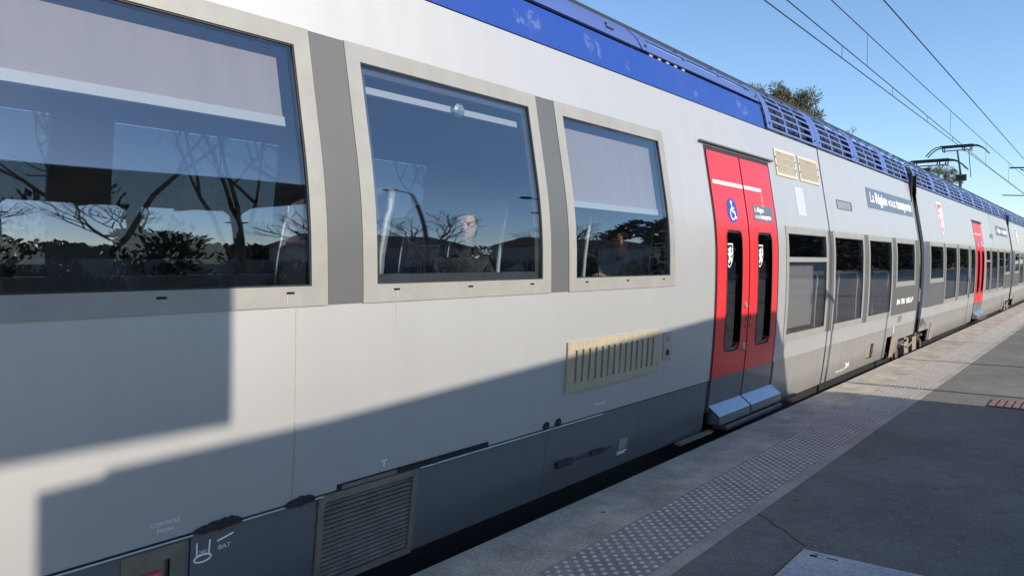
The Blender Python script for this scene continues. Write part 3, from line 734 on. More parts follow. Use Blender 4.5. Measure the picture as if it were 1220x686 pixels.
# small plate with two locks
lp = panel('lock_plate', 5.862, 6.015, 0.778, 1.015, 'alu', car1, off=0.012, th=0.012)
for zz in (0.96, 0.84):
    x, nx, nz = PR(zz); MB().lathe([(0.026, 0), (0.026, 0.004), (0.012, 0.005)], (x + 0.013, 5.938, zz), 'x', 12).build('lock', 'rubber' if zz < .9 else 'steel', lp)
# two expanded-metal grilles over the second window group
for a, b in ((8.86, 9.57), (9.69, 10.47)):
    gf = panel('air_grille', a, b, 2.592, 2.902, 'mesh_beige', car1, [(a + 0.03, b - 0.03, 2.62, 2.875)], off=0.012, th=0.02)
    panel('grille_backing', a + 0.02, b - 0.02, 2.61, 2.885, 'vent_beige', gf, off=-0.002, th=0.003)
    m = MB(); n = 16; pitch = (b - a - 0.06) / n
    for k in range(n):
        yy = a + 0.03 + (k + 0.5) * pitch
        zz = [2.62 + 0.255 * t / 6 for t in range(7)]
        for t in range(6):
            s = 0.008 if t % 2 else -0.008
            p = SP(yy - s, zz[t], 0.006); q = SP(yy + s, zz[t + 1], 0.006); m.bar(p, q, 0.016, 0.01, up=(1, 0, 0))
    m.build('grille_mesh', 'mesh_beige', gf)
    for zz in (2.70, 2.80): 
        for yy in (a + 0.012, b - 0.012):
            p = SP(yy, zz, 0.013); MB().lathe([(0.009, 0), (0.009, 0.006)], p, 'x', 8).build('screw', 'rubber', gf)
panel('notice_plate', 9.415, 9.735, 2.155, 2.50, 'pale_plate', car1, off=0.004, th=0.004)
# destination window and slogan
dwn = panel('side_lamp', 11.16, 11.93, 2.33, 2.46, 'sign_grey', car1, [(11.19, 11.90, 2.345, 2.445)], off=0.006, th=0.02)
panel('lens', 11.192, 11.898, 2.347, 2.443, 'pale_blue_lamp', dwn, off=0.0, th=0.006)
slogan_sign(car1, 12.93, 16.35, 2.447, 2.765)
surf_text('car_number', [('84 781 082-F', 1)], 14.62, 0.86, 0.13, 'white_vinyl', car1, off=0.012, target=1.35)

# skirts --------------------------------------------------------------
SEAM_Z = 0.475
def skirt(y0, y1, z0=-0.005, z1=SEAM_Z - 0.004, holes=(), m='lower_grey', name='skirt_panel', off=0.0):
    return panel(name, y0, y1, z0, z1, m, car1, holes, off=off, th=0.03)
skirt(-9.0, 0.85, 0.10)
hatch = skirt(1.12, 1.682, 0.05, 0.468, holes=[(1.42, 1.60, 0.12, 0.40)])
hf = panel('hatch_frame', 1.40, 1.66, 0.10, 0.455, 'grille_grey', hatch, [(1.445, 1.60, 0.14, 0.40)], off=0.008, th=0.02)
panel('hatch_recess', 1.41, 1.65, 0.11, 0.44, 'taupe', hatch, off=-0.035, th=0.005)
hp = panel('red_handle_box', 1.49, 1.57, 0.20, 0.345, 'pink_vinyl', hatch, off=-0.005, th=0.03)
skirt(1.69, 2.333)
gr = panel('engine_grille', 2.338, 3.010, -0.01, 0.470, 'grille_grey', car1, [(2.375, 2.975, 0.025, 0.435)], off=0.010, th=0.03)
n = 17
for k in range(n):
    zc = 0.030 + (k + 0.5) * (0.40 / n)
    p = SP(0, zc, -0.004); m = MB(); m.bar((p[0], 2.376, zc), (p[0], 2.974, zc), 0.019, 0.003, up=(0.62, 0, 0.78)); m.build('slat', 'grille_grey', gr)
panel('grille_backing', 2.35, 2.99, 0.0, 0.46, 'black', gr, off=-0.04, th=0.004)
skirt(3.016, 4.245); skirt(4.249, 5.55); skirt(5.554, 6.86)
skirt(8.66, 10.60, -0.02, SEAM_Z + 0.002, m='lower_grey_sunlit')
skirt(10.66, 15.15, -0.02, SEAM_Z + 0.002, m='lower_grey_sunlit', holes=[(12.95, 13.35, 0.06, 0.30), (14.22, 14.55, -0.02, 0.32)])
skirt(15.15, 16.45, 0.22, SEAM_Z + 0.002, m='lower_grey_sunlit')
panel('recess_backing', 12.9, 15.1, -0.02, 0.36, 'black', car1, off=-0.12, th=0.01)
panel('recess_flap', 13.07, 13.34, 0.07, 0.295, 'taupe', car1, off=-0.04, th=0.01)
panel('recess_post', 14.55, 14.85, -0.06, 0.34, 'taupe', car1, off=0.01, th=0.04)
# sill rail of the skirt flaps and the shadow gap above it
panel('sill_backing', -9, 6.86, 0.43, 0.49, 'black', car1, off=-0.035, th=0.004)
m = MB()
for a, b in ((1.12, 1.69), (1.92, 2.14), (2.31, 2.36), (3.02, 4.95)):
    p = SP(0, 0.468, 0.012); m.tube([(p[0], a, 0.468), (p[0], b, 0.468)], 0.005, 8)
m.build('hinge_rail', 'steel', car1)
panel('sill_gap', 2.45, 3.62, 0.473, 0.505, 'black', car1, off=0.003, th=0.004)
for a, b in ((2.42, 2.95),): panel('sill_cover', a + 0.06, b - 0.1, 0.476, 0.497, 'grille_grey', car1, off=0.007, th=0.004)
def blob(y0, y1, z, seed, h=0.03):
    r = random.Random(seed); top, bot = [], []
    n = 14
    for k in range(n + 1):
        y = y0 + (y1 - y0) * k / n; e = math.sin(math.pi * min(1, max(0, k / n))) ** 0.4
        top.append((y, z + h * e * r.uniform(0.8, 1.1) * (0.55 + 0.6 * k / n))); bot.append((y, z - 0.018 * e * r.uniform(0.6, 1.1)))
    return shape('rubber_patch', bot + top[::-1], 'tar', car1, off=0.016, th=0.02)
blob(1.695, 1.925, 0.477, 1); blob(2.14, 2.315, 0.474, 2)
for yy in (4.22, 4.36): blob(yy - 0.03, yy + 0.03, 0.495, int(yy * 100), 0.035)
blob(3.10, 3.17, 0.487, 9, 0.02)
# handle rod on the far skirt
m = MB(); p0 = SP(4.38, 0.195, 0.02); p1 = SP(5.12, 0.185, 0.02); m.tube([p0, p1], 0.006, 8); m.bar(SP(4.38, 0.195, 0.02), SP(4.56, 0.193, 0.02), 0.02, 0.045, up=(0, 0, 1)); m.bar(SP(4.82, 0.19, 0.02), SP(5.0, 0.187, 0.02), 0.02, 0.035)
m.build('locking_rod', 'rubber', car1)
lb = panel('data_plate', 5.26, 5.39, 0.13, 0.215, 'taupe', car1, off=0.005, th=0.004)
panel('data_line', 5.25, 5.40, 0.105, 0.112, 'white_vinyl', car1, off=0.005, th=0.003); panel('data_line', 5.25, 5.37, 0.09, 0.096, 'white_vinyl', car1, off=0.005, th=0.003)
surf_text('stencil', [('CONTROLE', 0)], 1.515, 0.545, 0.024, 'white_vinyl', car1, off=0.003, target=0.12)
surf_text('stencil', [('FREIN', 0)], 1.54, 0.515, 0.022, 'white_vinyl', car1, off=0.003, target=0.07)
surf_text('stencil', [('T', 1)], 2.735, 0.535, 0.05, 'white_vinyl', car1, off=0.003, target=0.045)
surf_text('stencil', [('Graissage', 0)], 4.82, 0.545, 0.035, 'white_vinyl', car1, off=0.003, target=0.17)
surf_text('stencil', [('BAT', 0)], 1.815, 0.368, 0.027, 'white_vinyl', car1, off=0.003, target=0.06)
surf_text('stencil', [('24V', 0)], 1.725, 0.37, 0.026, 'white_vinyl', car1, off=0.003, target=0.04)
def stroke(pts, wd=0.006):
    m = MB()
    for p, q in zip(pts, pts[1:]): m.bar(SP(p[0], p[1], 0.003), SP(q[0], q[1], 0.003), wd, 0.003, up=(1, 0, 0))
    return m
m = stroke([(1.715, 0.425), (1.718, 0.36)]); m2 = stroke([(1.775, 0.425), (1.772, 0.36)]); m3 = stroke([(1.705 + 0.5 * (1 - math.cos(R(a))) * 0.08, 0.352 - 0.016 * math.sin(R(a))) for a in range(0, 361, 30)]); m4 = stroke([(1.81, 0.408), (1.885, 0.425)])
for q in (m, m2, m3, m4): q.build('stencil', 'white_vinyl', car1)
surf_text('stencil', [('04/2019', 0)], 11.3, 0.04, 0.05, 'white_vinyl', car1, off=0.004, target=0.5)
surf_text('stencil', [('24', 1)], 11.75, 0.07, 0.10, 'white_vinyl', car1, off=0.004, target=0.2)
for yy, zz, c in ((14.95, 0.59, 'alu'), (15.15, 0.59, 'taupe'), (14.63, 0.42, 'pale_plate')): panel('small_plate', yy - 0.06, yy + 0.06, zz - 0.05, zz + 0.06, c, car1, off=0.008, th=0.008)
# guide rails of the step either side of the door
MB().bar((-3.0, 6.22, 0.0), (-2.99, 6.90, 0.0), 0.05, 0.025).build('step_rail', 'grille_grey', car1)
MB().bar((-3.0, 8.60, 0.02), (-2.99, 9.35, 0.02), 0.04, 0.025).build('step_rail', 'rubber', car1)
MB().box(-3.6, -3.16, Y0, 15.1, -0.42, -0.05).build('underframe', 'black', car1)
MB().box(-5.7, -3.16, Y0, Y1, 0.0, 0.10).build('floor_pan', 'black', car1)
MB().box(-5.75, -3.09, Y1 - 0.05, Y1, 0.15, 3.3).build('end_wall', 'bellows', car1)
# interior
far_windows(car1, [(a + 0.1, b - 0.1, HI[0] + 0.1, HI[1] - 0.1) for a, b in hi_w] + [(a + 0.1, b - 0.1, LO[0] + 0.1, LO[1] - 0.1) for a, b in lo_w], Y0, Y1, 0.68)
interior(car1, Y0, 6.6, 0.70, 2.86); interior(car1, 6.6, Y1, 0.12, 2.86)
MB().box(-5.6, -3.2, 6.58, 6.62, 0.12, 0.70).build('floor_riser', 'interior_floor', car1)
for r_ in range(-3, 6):
    yb = 0.835 + 1.07 * r_
    for xa in ((-3.74, -4.22) if r_ != 1 else ()): seat(car1, yb, xa, xa + 0.47, 0.70)
    if r_ < 0 or r_ > 3:
        for xa in (-5.30, -5.74): seat(car1, yb, xa, xa + 0.47, 0.70)
for r_ in range(6):
    yb = 9.9 + 1.07 * r_
    for xa in (-3.72, -4.20): seat(car1, yb, xa, xa + 0.47, 0.12, 'seat_far')
# gangway bellows between the cars
def bellows(par, y0, y1):
    V, F = [], []; n = 5
    zs = [0.2 + (3.05 - 0.2) * i / 30 for i in range(31)]
    prof = [(SP(0, z, -0.07)[0], z) for z in zs] + [(roof_pt(t, 0, -0.07)[0], roof_pt(t, 0, -0.07)[2]) for t in (0.3, 1, 2, 3, 4, 5, 6, 7, 8)]
    for i in range(2 * n + 1):
        y = y0 + (y1 - y0) * i / (2 * n); d = 0.05 if i % 2 else 0.0
        for (x, z) in prof: V.append((x - d, y, z - d * 0.5))
    k = len(prof)
    for i in range(2 * n):
        for j in range(k - 1): F.append((i * k + j, (i + 1) * k + j, (i + 1) * k + j + 1, i * k + j + 1))
    b = mk('gangway_bellows', V, F, 'bellows', par)
    m = MB(); m.tube([(x + 0.05, (y0 + y1) / 2 - 0.12, z) for x, z in prof[14:34]], 0.018, 6)
    m.build('cable', 'taupe', b)
    return b
bellows(car1, Y1, 16.98)

# ---- following carriages
def follow_car(y0, y1, label, shield_y, door_y, slog, wins, short, pan=False):
    car = tag(empty('rail_car', (XC, (y0 + y1) / 2, -0.55)), label, 'rail car', 'coupled rail cars')
    d0, d1 = door_y, door_y + 1.74
    H = [(a + .02, b - .02, LO[0] + .02, LO[1] - .02) for a, b in wins] + [(a + .02, b - .02, 1.19, 1.99) for a, b in short] + [(d0, d1, 0, 2.71)]
    jn = d0 + 4.0
    panel('body_shell', y0, y1, 0.478, 3.095, 'silver', car, H + [(jn, jn + 0.05, 0.478, 3.095)], off=0, th=0.045)
    panel('body_joint', jn + .002, jn + 0.048, 0.0, 3.09, 'pillar_grey', car, off=-0.012, th=0.01)
    for a, b in wins: window(car, a, b, *LO, g=0.085, drains=False, split=(1.60, 1.655) if d1 < a < d1 + 1 else None)
    for a, b in short:
        window(car, a, b, 1.17, 2.012, g=0.085, drains=False)
        panel('window_pillar', a + .003, b - .003, LO[0] + .003, 1.165, 'pillar_grey', car, off=0.004, th=0.006)
    allw = sorted(wins + short)
    edges = [y0 + 0.28] + [e for w_ in allw for e in w_] + [y1 - 0.01]
    for a, b in zip(edges[0::2], edges[1::2]):
        if b - a > 0.02 and b - a < 1.2: panel('window_pillar', a + .004, b - .004, LO[0] + .003, LO[1] - .003, 'pillar_grey', car, off=0.004, th=0.006)
    doorway(car, d0, d1, detail=(y0 < 20))
    sk = [(y0, y0 + 1.0, 0.22), (y0 + 1.0, d0 - 0.02, -0.02), (d1 + 0.02, y1 - 1.5, -0.02), (y1 - 1.5, y1, 0.22)]
    for a, b, z in sk: panel('skirt_panel', a + .002, b - .002, z, SEAM_Z + .002, 'lower_grey_sunlit', car, off=0, th=0.03)
    panel('recess_post', y0 + 1.15, y0 + 1.5, -0.03, 0.33, 'taupe', car, off=0.012, th=0.03)
    panel('recess_post', y1 - 2.1, y1 - 1.8, -0.03, 0.33, 'taupe', car, off=0.012, th=0.03)
    panel('blue_cab_strip', y0 + 0.02, y0 + 0.26, 0.70, 2.0, 'sign_grey', car, off=0.006, th=0.006)
    panel('gap_backing', y0, y1, 0.0, 6.0, 'black', car, off=-0.055, th=0.004, fn=RFN, zstep=0.25)
    roof(car, y0, y1, 5.0)
    n = round((y1 - y0) / 1.93); L = (y1 - y0) / n
    for k in range(n): cowl(car, y0 + k * L + 0.006, y0 + (k + 1) * L - 0.006, 0.10, 5.0, SLOTS, 3)
    p = roof_pt(5.05, 0, 0.03); MB().bar((p[0], y0, p[2]), (p[0], y1, p[2]), 0.05, 0.03).build('gutter', 'lamp_dark', car)
    crest(car, shield_y, 2.56, 0.62, 0.70, 'pink_vinyl', 'white_vinyl', 'white_vinyl')
    slogan_sign(car, slog, slog + 3.3, 2.47, 2.78)
    bx = panel('side_lamp', slog - 1.8, slog - 1.05, 2.33, 2.46, 'sign_grey', car, off=0.006, th=0.01)
    far_windows(car, [(a + .1, b - .1, LO[0] + .1, LO[1] - .1) for a, b in wins], y0, y1, 0.12)
    interior(car, y0, y1, 0.12, 2.86)
    MB().box(-5.75, -3.12, y0, y0 + 0.05, 0.15, 3.3).build('end_wall', 'bellows', car); MB().box(-5.75, -3.12, y1 - .05, y1, 0.15, 3.3).build('end_wall', 'bellows', car)
    MB().box(-5.7, -3.2, y0, y1, 0.0, 0.10).build('floor_pan', 'black', car)
    MB().box(-3.6, -3.16, y0 + 1.1, y1 - 1.6, -0.42, -0.05).build('underframe', 'black', car)
    return car
c2y0, c2y1 = 16.98, 33.35
car2 = follow_car(c2y0, c2y1, 'second rail car, behind the first bellows, with a pale red crest and narrow red door', 19.37, 24.25, 29.5,
                  [(19.39, 21.02), (21.26, 22.92), (23.16, 24.14), (26.25, 27.3), (27.5, 29.1), (29.35, 30.95)], [(17.58, 19.21), (31.2, 32.8)])
bellows(car2, c2y1, 33.88)
c3y0, c3y1 = 33.88, 50.3
d = c3y0 - c2y0
car3 = follow_car(c3y0, c3y1, 'third rail car at the far right edge beyond the second bellows', 19.37 + d, 24.25 + d, 29.5 + d,
                  [(a + d, b + d) for a, b in [(19.39, 21.02), (21.26, 22.92), (23.16, 24.14), (26.25, 27.3), (27.5, 29.1), (29.35, 30.95)]], [(a + d, b + d) for a, b in [(17.58, 19.21), (31.2, 32.8)]])

# ---- shared bogies under the gangways
def bogie(yc, label):
    b = tag(empty('bogie', (XC, yc, -0.55)), label, 'bogie', 'bogies under the gangways')
    def local(mb): mb.v = [(x, y, z) for x, y, z in mb.v]; return mb
    for s in (-1, 1):
        x = XC + s * 1.06
        m = MB(); m.bar((x, yc - 1.5, -0.05), (x, yc - 0.6, -0.08), 0.12, 0.16); m.bar((x, yc - 0.6, -0.08), (x, yc + 0.6, -0.08), 0.12, 0.2); m.bar((x, yc + 0.6, -0.08), (x, yc + 1.5, -0.05), 0.12, 0.16)
        f = m.build('side_frame', 'bogie', b)
        for dy in (-1.1, 1.1):
            MB().lathe([(0.0, -0.02), (0.10, -0.02), (0.40, -0.05), (0.42, -0.05), (0.42, 0.06), (0.45, 0.07), (0.45, 0.10), (0.1, 0.10)], (XC + s * 0.72, yc + dy, -0.10), 'x', 28).build('wheel', 'wheel_steel', b)
            MB().box(x - 0.02, x + 0.17, yc + dy - 0.16, yc + dy + 0.16, -0.24, 0.02).lathe([(0.12, 0), (0.12, 0.04), (0.07, 0.05)], (x + 0.17, yc + dy, -0.11), 'x', 14).build('axle_box', 'bogie', b)
            for q in (-0.26, 0.26):
                pts = [(x + 0.08 + 0.055 * math.cos(a * 0.9), yc + dy + q + 0.055 * math.sin(a * 0.9), -0.18 + a * 0.0085) for a in range(0, 40)]
                MB().tube(pts, 0.014, 5).build('coil_spring', 'taupe', b)
        m = MB()
        for q in (-0.35, 0.35): m.lathe([(0.17, -0.02), (0.19, 0.0), (0.19, 0.08), (0.15, 0.12), (0.19, 0.16), (0.17, 0.2)], (x, yc + q, 0.0), 'z', 14)
        m.build('air_spring', 'rubber', b)
        MB().box(x + 0.10, x + 0.22, yc - 0.5, yc - 0.12, -0.18, 0.16).build('equipment_box', 'taupe', b); MB().box(x + 0.1, x + 0.24, yc + 0.14, yc + 0.52, -0.2, 0.12).build('equipment_box', 'taupe', b)
        m = MB(); m.tube([(x + 0.2, yc - 1.3, -0.22), (x + 0.24, yc - 0.7, -0.27), (x + 0.24, yc + 0.2, -0.24), (x + 0.2, yc + 0.9, -0.2)], 0.022, 7); m.tube([(x + 0.16, yc - 0.9, 0.1), (x + 0.24, yc - 0.3, -0.03), (x + 0.22, yc + 0.4, 0.05), (x + 0.14, yc + 1.0, 0.15)], 0.018, 7); m.build('brake_hose', 'taupe', b)
    for dy in (-1.1, 1.1): MB().tube([(XC - 0.72, yc + dy, -0.10), (XC + 0.72, yc + dy, -0.10)], 0.08, 12).build('axle', 'wheel_steel', b)
    return b
bogie(16.72, 'rusty brown bogie under the first gangway bellows')
bogie(33.6, 'rusty brown bogie under the second, farther gangway bellows')
bogie(0.2, 'bogie under the near end of the closest car')

# ---- pantographs on the second car
def pantograph(yc, z_head, knee_y, raised):
    p = MB(); zr = 3.92
    root = mk('pantograph', *(lambda m: (m.v, m.f))(MB().bar((XC - 0.5, yc - 0.7, zr), (XC + 0.5, yc - 0.7, zr), 0.07).bar((XC - 0.5, yc + 0.7, zr), (XC + 0.5, yc + 0.7, zr), 0.07).bar((XC - 0.45, yc - 0.7, zr), (XC - 0.45, yc + 0.7, zr), 0.07).bar((XC + 0.45, yc - 0.7, zr), (XC + 0.45, yc + 0.7, zr), 0.07)), 'lamp_dark', car2)
    for sx in (-0.45, 0.45):
        for sy in (-0.65, 0.65):
            m = MB(); prof = []
            for k in range(4): prof += [(0.035, 0.03 * k), (0.06, 0.03 * k + 0.012), (0.035, 0.03 * k + 0.024)]
            m.lathe(prof, (XC + sx, yc + sy, 3.78), 'z', 10).build('insulator', 'insulator', root)
    kn = (XC, knee_y, zr + (z_head - zr) * 0.42)
    MB().tube([(XC, yc + 0.6, zr + 0.06), kn], [0.06, 0.04], 8).build('lower_arm', 'lamp_dark', root)
    MB().tube([(XC, yc + 0.25, zr + 0.03), (XC, knee_y + 0.18, kn[2] - 0.06)], 0.018, 6).build('coupling_rod', 'lamp_dark', root)
    MB().box(XC - 0.16, XC + 0.16, kn[1] - 0.1, kn[1] + 0.1, kn[2] - 0.12, kn[2] + 0.10).build('knee_joint', 'lamp_dark', root)
    hp = (XC, yc, z_head - 0.12)
    MB().tube([kn, hp], [0.04, 0.025], 8).build('upper_arm', 'galv', root)
    MB().tube([(kn[0] + 0.3, kn[1], kn[2]), (XC + 0.35, yc, z_head - 0.14)], 0.012, 6).build('guide_rod', 'lamp_dark', root)
    for dy in (-0.19, 0.19):
        m = MB(); pts = []
        for k in range(25):
            u = -0.95 + 1.9 * k / 24; a = abs(u); dz = 0.0 if a < 0.52 else -0.30 * ((a - 0.52) / 0.43) ** 2
            pts.append((XC + u, yc + dy, z_head + dz))
        m.tube(pts, 0.02, 6)
        m.box(XC - 0.5, XC + 0.5, yc + dy - 0.03, yc + dy + 0.03, z_head + 0.0, z_head + 0.035)
        for u in (-0.42, 0.2, 0.42): m.bar((XC + u, yc + dy, z_head), (XC + u, yc + dy, z_head - 0.14), 0.03)
        m.build('collector_bow', 'lamp_dark', root)
    m = MB()
    for u in (-0.42, 0.2, 0.42): m.bar((XC + u, yc - 0.25, z_head - 0.14), (XC + u, yc + 0.25, z_head - 0.14), 0.035)
    m.bar((XC - 0.45, yc, z_head - 0.13), (XC + 0.45, yc, z_head - 0.13), 0.035); m.build('head_frame', 'galv', root)
pantograph(31.0, 5.62, 32.0, True)
pantograph(26.2, 4.62, 25.2, False)

# ------------------------------------------------------------------ overhead line
def zsag(z0, sag, y, span=50.0, y0=5.0): 
    t = ((y - y0) / span) % 1.0; return z0 - 4 * sag * t * (1 - t)
def wire(name, x, zf, y0, y1, r, label, cat='wire', step=2.0, group='overhead wires'):
    n = int((y1 - y0) / step); m = MB()
    m.tube([(x, y0 + (y1 - y0) * i / n, zf(y0 + (y1 - y0) * i / n)) for i in range(n + 1)], r, 5)
    return tag(m.build(name, 'wire'), label, cat, group)
zc_ = lambda y: 5.70
za_ = lambda y: 5.78 + 0.18 * (abs((y + 3) % 60 - 30) / 30) 
za_ = lambda y: 5.98 - 0.0090 * max(0, y - 13) if y < 40 else 5.74
zm_ = lambda y: zsag(6.78, 0.15, y, 60, -4)
wire('contact_wire', XC, zc_, -25, 120, 0.0105, 'lowest contact wire of the overhead line above the train')
aux = wire('auxiliary_wire', XC, za_, -25, 120, 0.0105, 'auxiliary wire just above the lowest contact wire')
mes = wire('messenger_wire', XC, zm_, -25, 120, 0.010, 'messenger wire hanging above the two lowest overhead wires')
for k in range(-4, 22):
    y = 3.0 + k * 4.5
    if za_(y) - zc_(y) > 0.05: MB().tube([(XC, y, zc_(y)), (XC, y, za_(y))], 0.006, 4).build('dropper', 'wire', aux)
for k in range(-3, 10):
    y = 7.5 + k * 11.0 if k < 2 else 7.5 + 22 + (k - 2) * 9
    MB().tube([(XC, y, za_(y)), (XC, y, zm_(y))], 0.006, 4).build('dropper', 'wire', mes)
wire('feeder_wire', XC + 0.6, lambda y: 1.6 + (7.76 - 1.6) * (4.42 - 0.6) / 4.42, -25, 120, 0.014, 'uppermost feeder cable, rightmost of the overhead wires')
wire('contact_wire', XC - 4.0, lambda y: 1.6 + (6.42 - 1.6) * 8.42 / 8.0, -25, 120, 0.015, 'thin wire over the other track, just above the roofline', 'wire')
def mast(yc, label):
    xm = -0.9
    b = tag(empty('catenary_mast', (xm, yc, 0)), label, 'mast', 'overhead line masts')
    m = MB(); m.box(xm - 0.12, xm + 0.12, yc - 0.12, yc - 0.10, 0, 8.2).box(xm - 0.12, xm + 0.12, yc + 0.10, yc + 0.12, 0, 8.2).box(xm - 0.01, xm + 0.01, yc - 0.10, yc + 0.10, 0, 8.2); m.build('post', 'galv', b)
    MB().tube([(xm, yc, 7.1), (XC - 0.75, yc, 7.32)], 0.045, 8).build('top_tube', 'lamp_dark', b)
    MB().tube([(xm, yc, 5.2), (XC - 0.2, yc, 7.2)], 0.03, 8).build('bracket_tube', 'lamp_dark', b)
    MB().tube([(xm, yc, 5.35), (XC - 1.1, yc, 5.68)], 0.03, 8).build('registration_tube', 'lamp_dark', b)
    MB().tube([(XC + 0.9, yc, 5.5), (XC, yc, 5.70)], 0.02, 6).build('steady_arm', 'lamp_dark', b)
    m = MB(); prof = []
    for k in range(6): prof += [(0.03, 0.05 * k), (0.075, 0.05 * k + 0.02), (0.03, 0.05 * k + 0.045)]
    m.lathe([(r, -h) for r, h in prof], (xm - 0.1, yc, 7.107), 'x', 10); m.build('insulator', 'insulator', b)
mast(56.0, 'overhead line mast whose dark bracket arms enter the frame at far right')
mast(98.0, 'second, more distant overhead line mast down the platform')

# ------------------------------------------------------------------ platform furniture
# chequer plate let into the asphalt
cp = tag(empty('cover_plate', (-0.7, 4.0, 0)), 'grey steel chequer plate set into the asphalt at the bottom edge', 'cover plate')
PA, PB, PC_ = Vector((-1.33, 4.353, 0)), Vector((-1.83, 2.6, 0)), None
ux = Vector((0.56, -0.04, 0)).normalized(); uy = Vector((-0.03, -1.0, 0)).normalized()
ux = Vector((1, -0.0, 0)); 
x0, x1, y0_, y1_ = -1.335, -0.35, 3.05, 4.36
V = [(x0, y0_, 0.0), (x1, y0_, 0.0), (x1, y1_, 0.0), (x0, y1_, 0.0)]
hs = [(x0 + 0.055, x0 + 0.095, y1_ - 0.085, y1_ - 0.055), (x0 + 0.065, x0 + 0.092, y1_ - 0.042, y1_ - 0.03), (x0 + 0.14, x0 + 0.2, y1_ - 0.065, y1_ - 0.05)]
xs = sorted({x0, x1} | {h[i] for h in hs for i in (0, 1)}); ys = sorted({y0_, y1_} | {h[i] for h in hs for i in (2, 3)})
m = MB()
for i in range(len(xs) - 1):
    for j in range(len(ys) - 1):
        cx, cy = (xs[i] + xs[i + 1]) / 2, (ys[j] + ys[j + 1]) / 2
        if any(h[0] < cx < h[1] and h[2] < cy < h[3] for h in hs): continue
        n = len(m.v); m.v += [(xs[i], ys[j], 0.004), (xs[i + 1], ys[j], 0.004), (xs[i + 1], ys[j + 1], 0.004), (xs[i], ys[j + 1], 0.004)]; m.f.append((n, n + 1, n + 2, n + 3))
n = len(m.v)
m.v += [(x0, y0_, .004), (x1, y0_, .004), (x1, y1_, .004), (x0, y1_, .004), (x0, y0_, -.004), (x1, y0_, -.004), (x1, y1_, -.004), (x0, y1_, -.004)]
for i in range(4): m.f.append((n + i, n + 4 + i, n + 4 + (i + 1) % 4, n + (i + 1) % 4))
def reloc(o, root):  # world-space mesh under an Empty that stands at the thing's base
    o.matrix_parent_inverse = Matrix.Translation(-root.location); return o
m.build('plate', 'plate_metal', cp)
m = MB(); m.box(x0 + 0.03, x0 + 0.25, y1_ - 0.12, y1_ - 0.02, -0.0016, -0.0012); m.build('slot_shade', 'black', cp)  # black sheet stands in for the shade inside the plate's slots
V, F = [], []; k = 0; yy = y0_ + 0.02
while yy < y1_ - 0.02:
    xx = x0 + 0.02 + (0.014 if k % 2 else 0)
    while xx < x1 - 0.02:
        if not any(h[0] - .012 < xx < h[1] + .012 and h[2] - .012 < yy < h[3] + .012 for h in hs):
            a = 0.6 if (k + int((xx - x0) / 0.028)) % 2 else -0.6
            dx, dy = 0.011 * math.cos(a), 0.011 * math.sin(a); nx, ny = -0.0032 * math.sin(a), 0.0032 * math.cos(a); n = len(V)
            V += [(xx - dx, yy - dy, .004), (xx + nx, yy + ny, .004), (xx + dx, yy + dy, .004), (xx - nx, yy - ny, .004), (xx - dx * .3, yy - dy * .3, .0062), (xx + dx * .3, yy + dy * .3, .0062)]
            F += [(n, n + 4, n + 1), (n + 1, n + 4, n + 5), (n + 1, n + 5, n + 2), (n + 2, n + 5, n + 3), (n + 3, n + 5, n + 4), (n + 3, n + 4, n)]
        xx += 0.028
    yy += 0.0165; k += 1
o = mk('tread_pattern', V, F, 'plate_metal', cp); tag(o, kind='stuff')
m = MB(); m.box(x0 - 0.012, x0 - 0.002, y0_, y1_ + 0.012, -0.0018, -0.0005).box(x0 - 0.012, x1, y1_ + 0.002, y1_ + 0.012, -0.0018, -0.0005); m.build('joint', 'tar', cp)
# reddish drain grid
dr = tag(empty('drain_grid', (-0.6, 10.2, 0)), 'rust red drain grid in the asphalt where the canopy shadow ends', 'drain')
MB().box(-1.085, 0.25, 9.97, 10.56, -0.004, 0.0).build('tray', 'tar', dr)
bar0 = None
for k in range(17):
    MB().box(-1.075 + k * 0.075, -1.022 + k * 0.075, 9.985, 10.545, 0.0005, 0.014).build('grid_bar', 'drain_red', dr)

# platform canopy behind the camera: it throws the shade and shows in the panes
T = math.tan(R(SUN_E))
def sun_to(zc, X, y, z): return (X + (zc - z) / T, y)
ZC = 4.4
plan = [sun_to(ZC, -2.97, 1.10, 0.79), sun_to(ZC, -2.97, 1.33, 0.80), sun_to(ZC, -2.97, 1.34, 0.822), sun_to(ZC, -2.97, 2.4, 0.842), sun_to(ZC, -2.96, 4.0, 0.925), sun_to(ZC, -2.955, 6.8, 1.075), sun_to(ZC, -2.955, 8.57, 1.06),
        sun_to(ZC, -2.99, 8.95, 0.57), sun_to(ZC, -3.05, 9.28, 0.06), sun_to(ZC, -2.72, 9.98, 0.0), sun_to(ZC, -0.5, 9.98, 0.0), (10.2, 9.98), (10.2, 1.10)]
cn = tag(empty('platform_canopy', (8.0, 5.5, 0)), 'dark platform canopy on forked posts, mirrored in the nearest window', 'canopy', 'platform canopies')
def slab(name, plan, z0, z1, m, par):
    n = len(plan); V = [(x, y, z0) for x, y in plan] + [(x, y, z1) for x, y in plan]
    F = [tuple(reversed(range(n))), tuple(range(n, 2 * n))] + [(i, (i + 1) % n, n + (i + 1) % n, n + i) for i in range(n)]
    # plan runs clockwise in places: recalc normals
    o = mk(name, V, F, m, par); bm = bmesh.new(); bm.from_mesh(o.data); bmesh.ops.recalc_face_normals(bm, faces=bm.faces); bm.to_mesh(o.data); bm.free(); return o
slab('roof', plan, ZC - 0.03, ZC, 'canopy_top', cn)
slab('soffit', [(x, y) for x, y in plan], ZC - 0.05, ZC - 0.031, 'canopy_dark', cn)
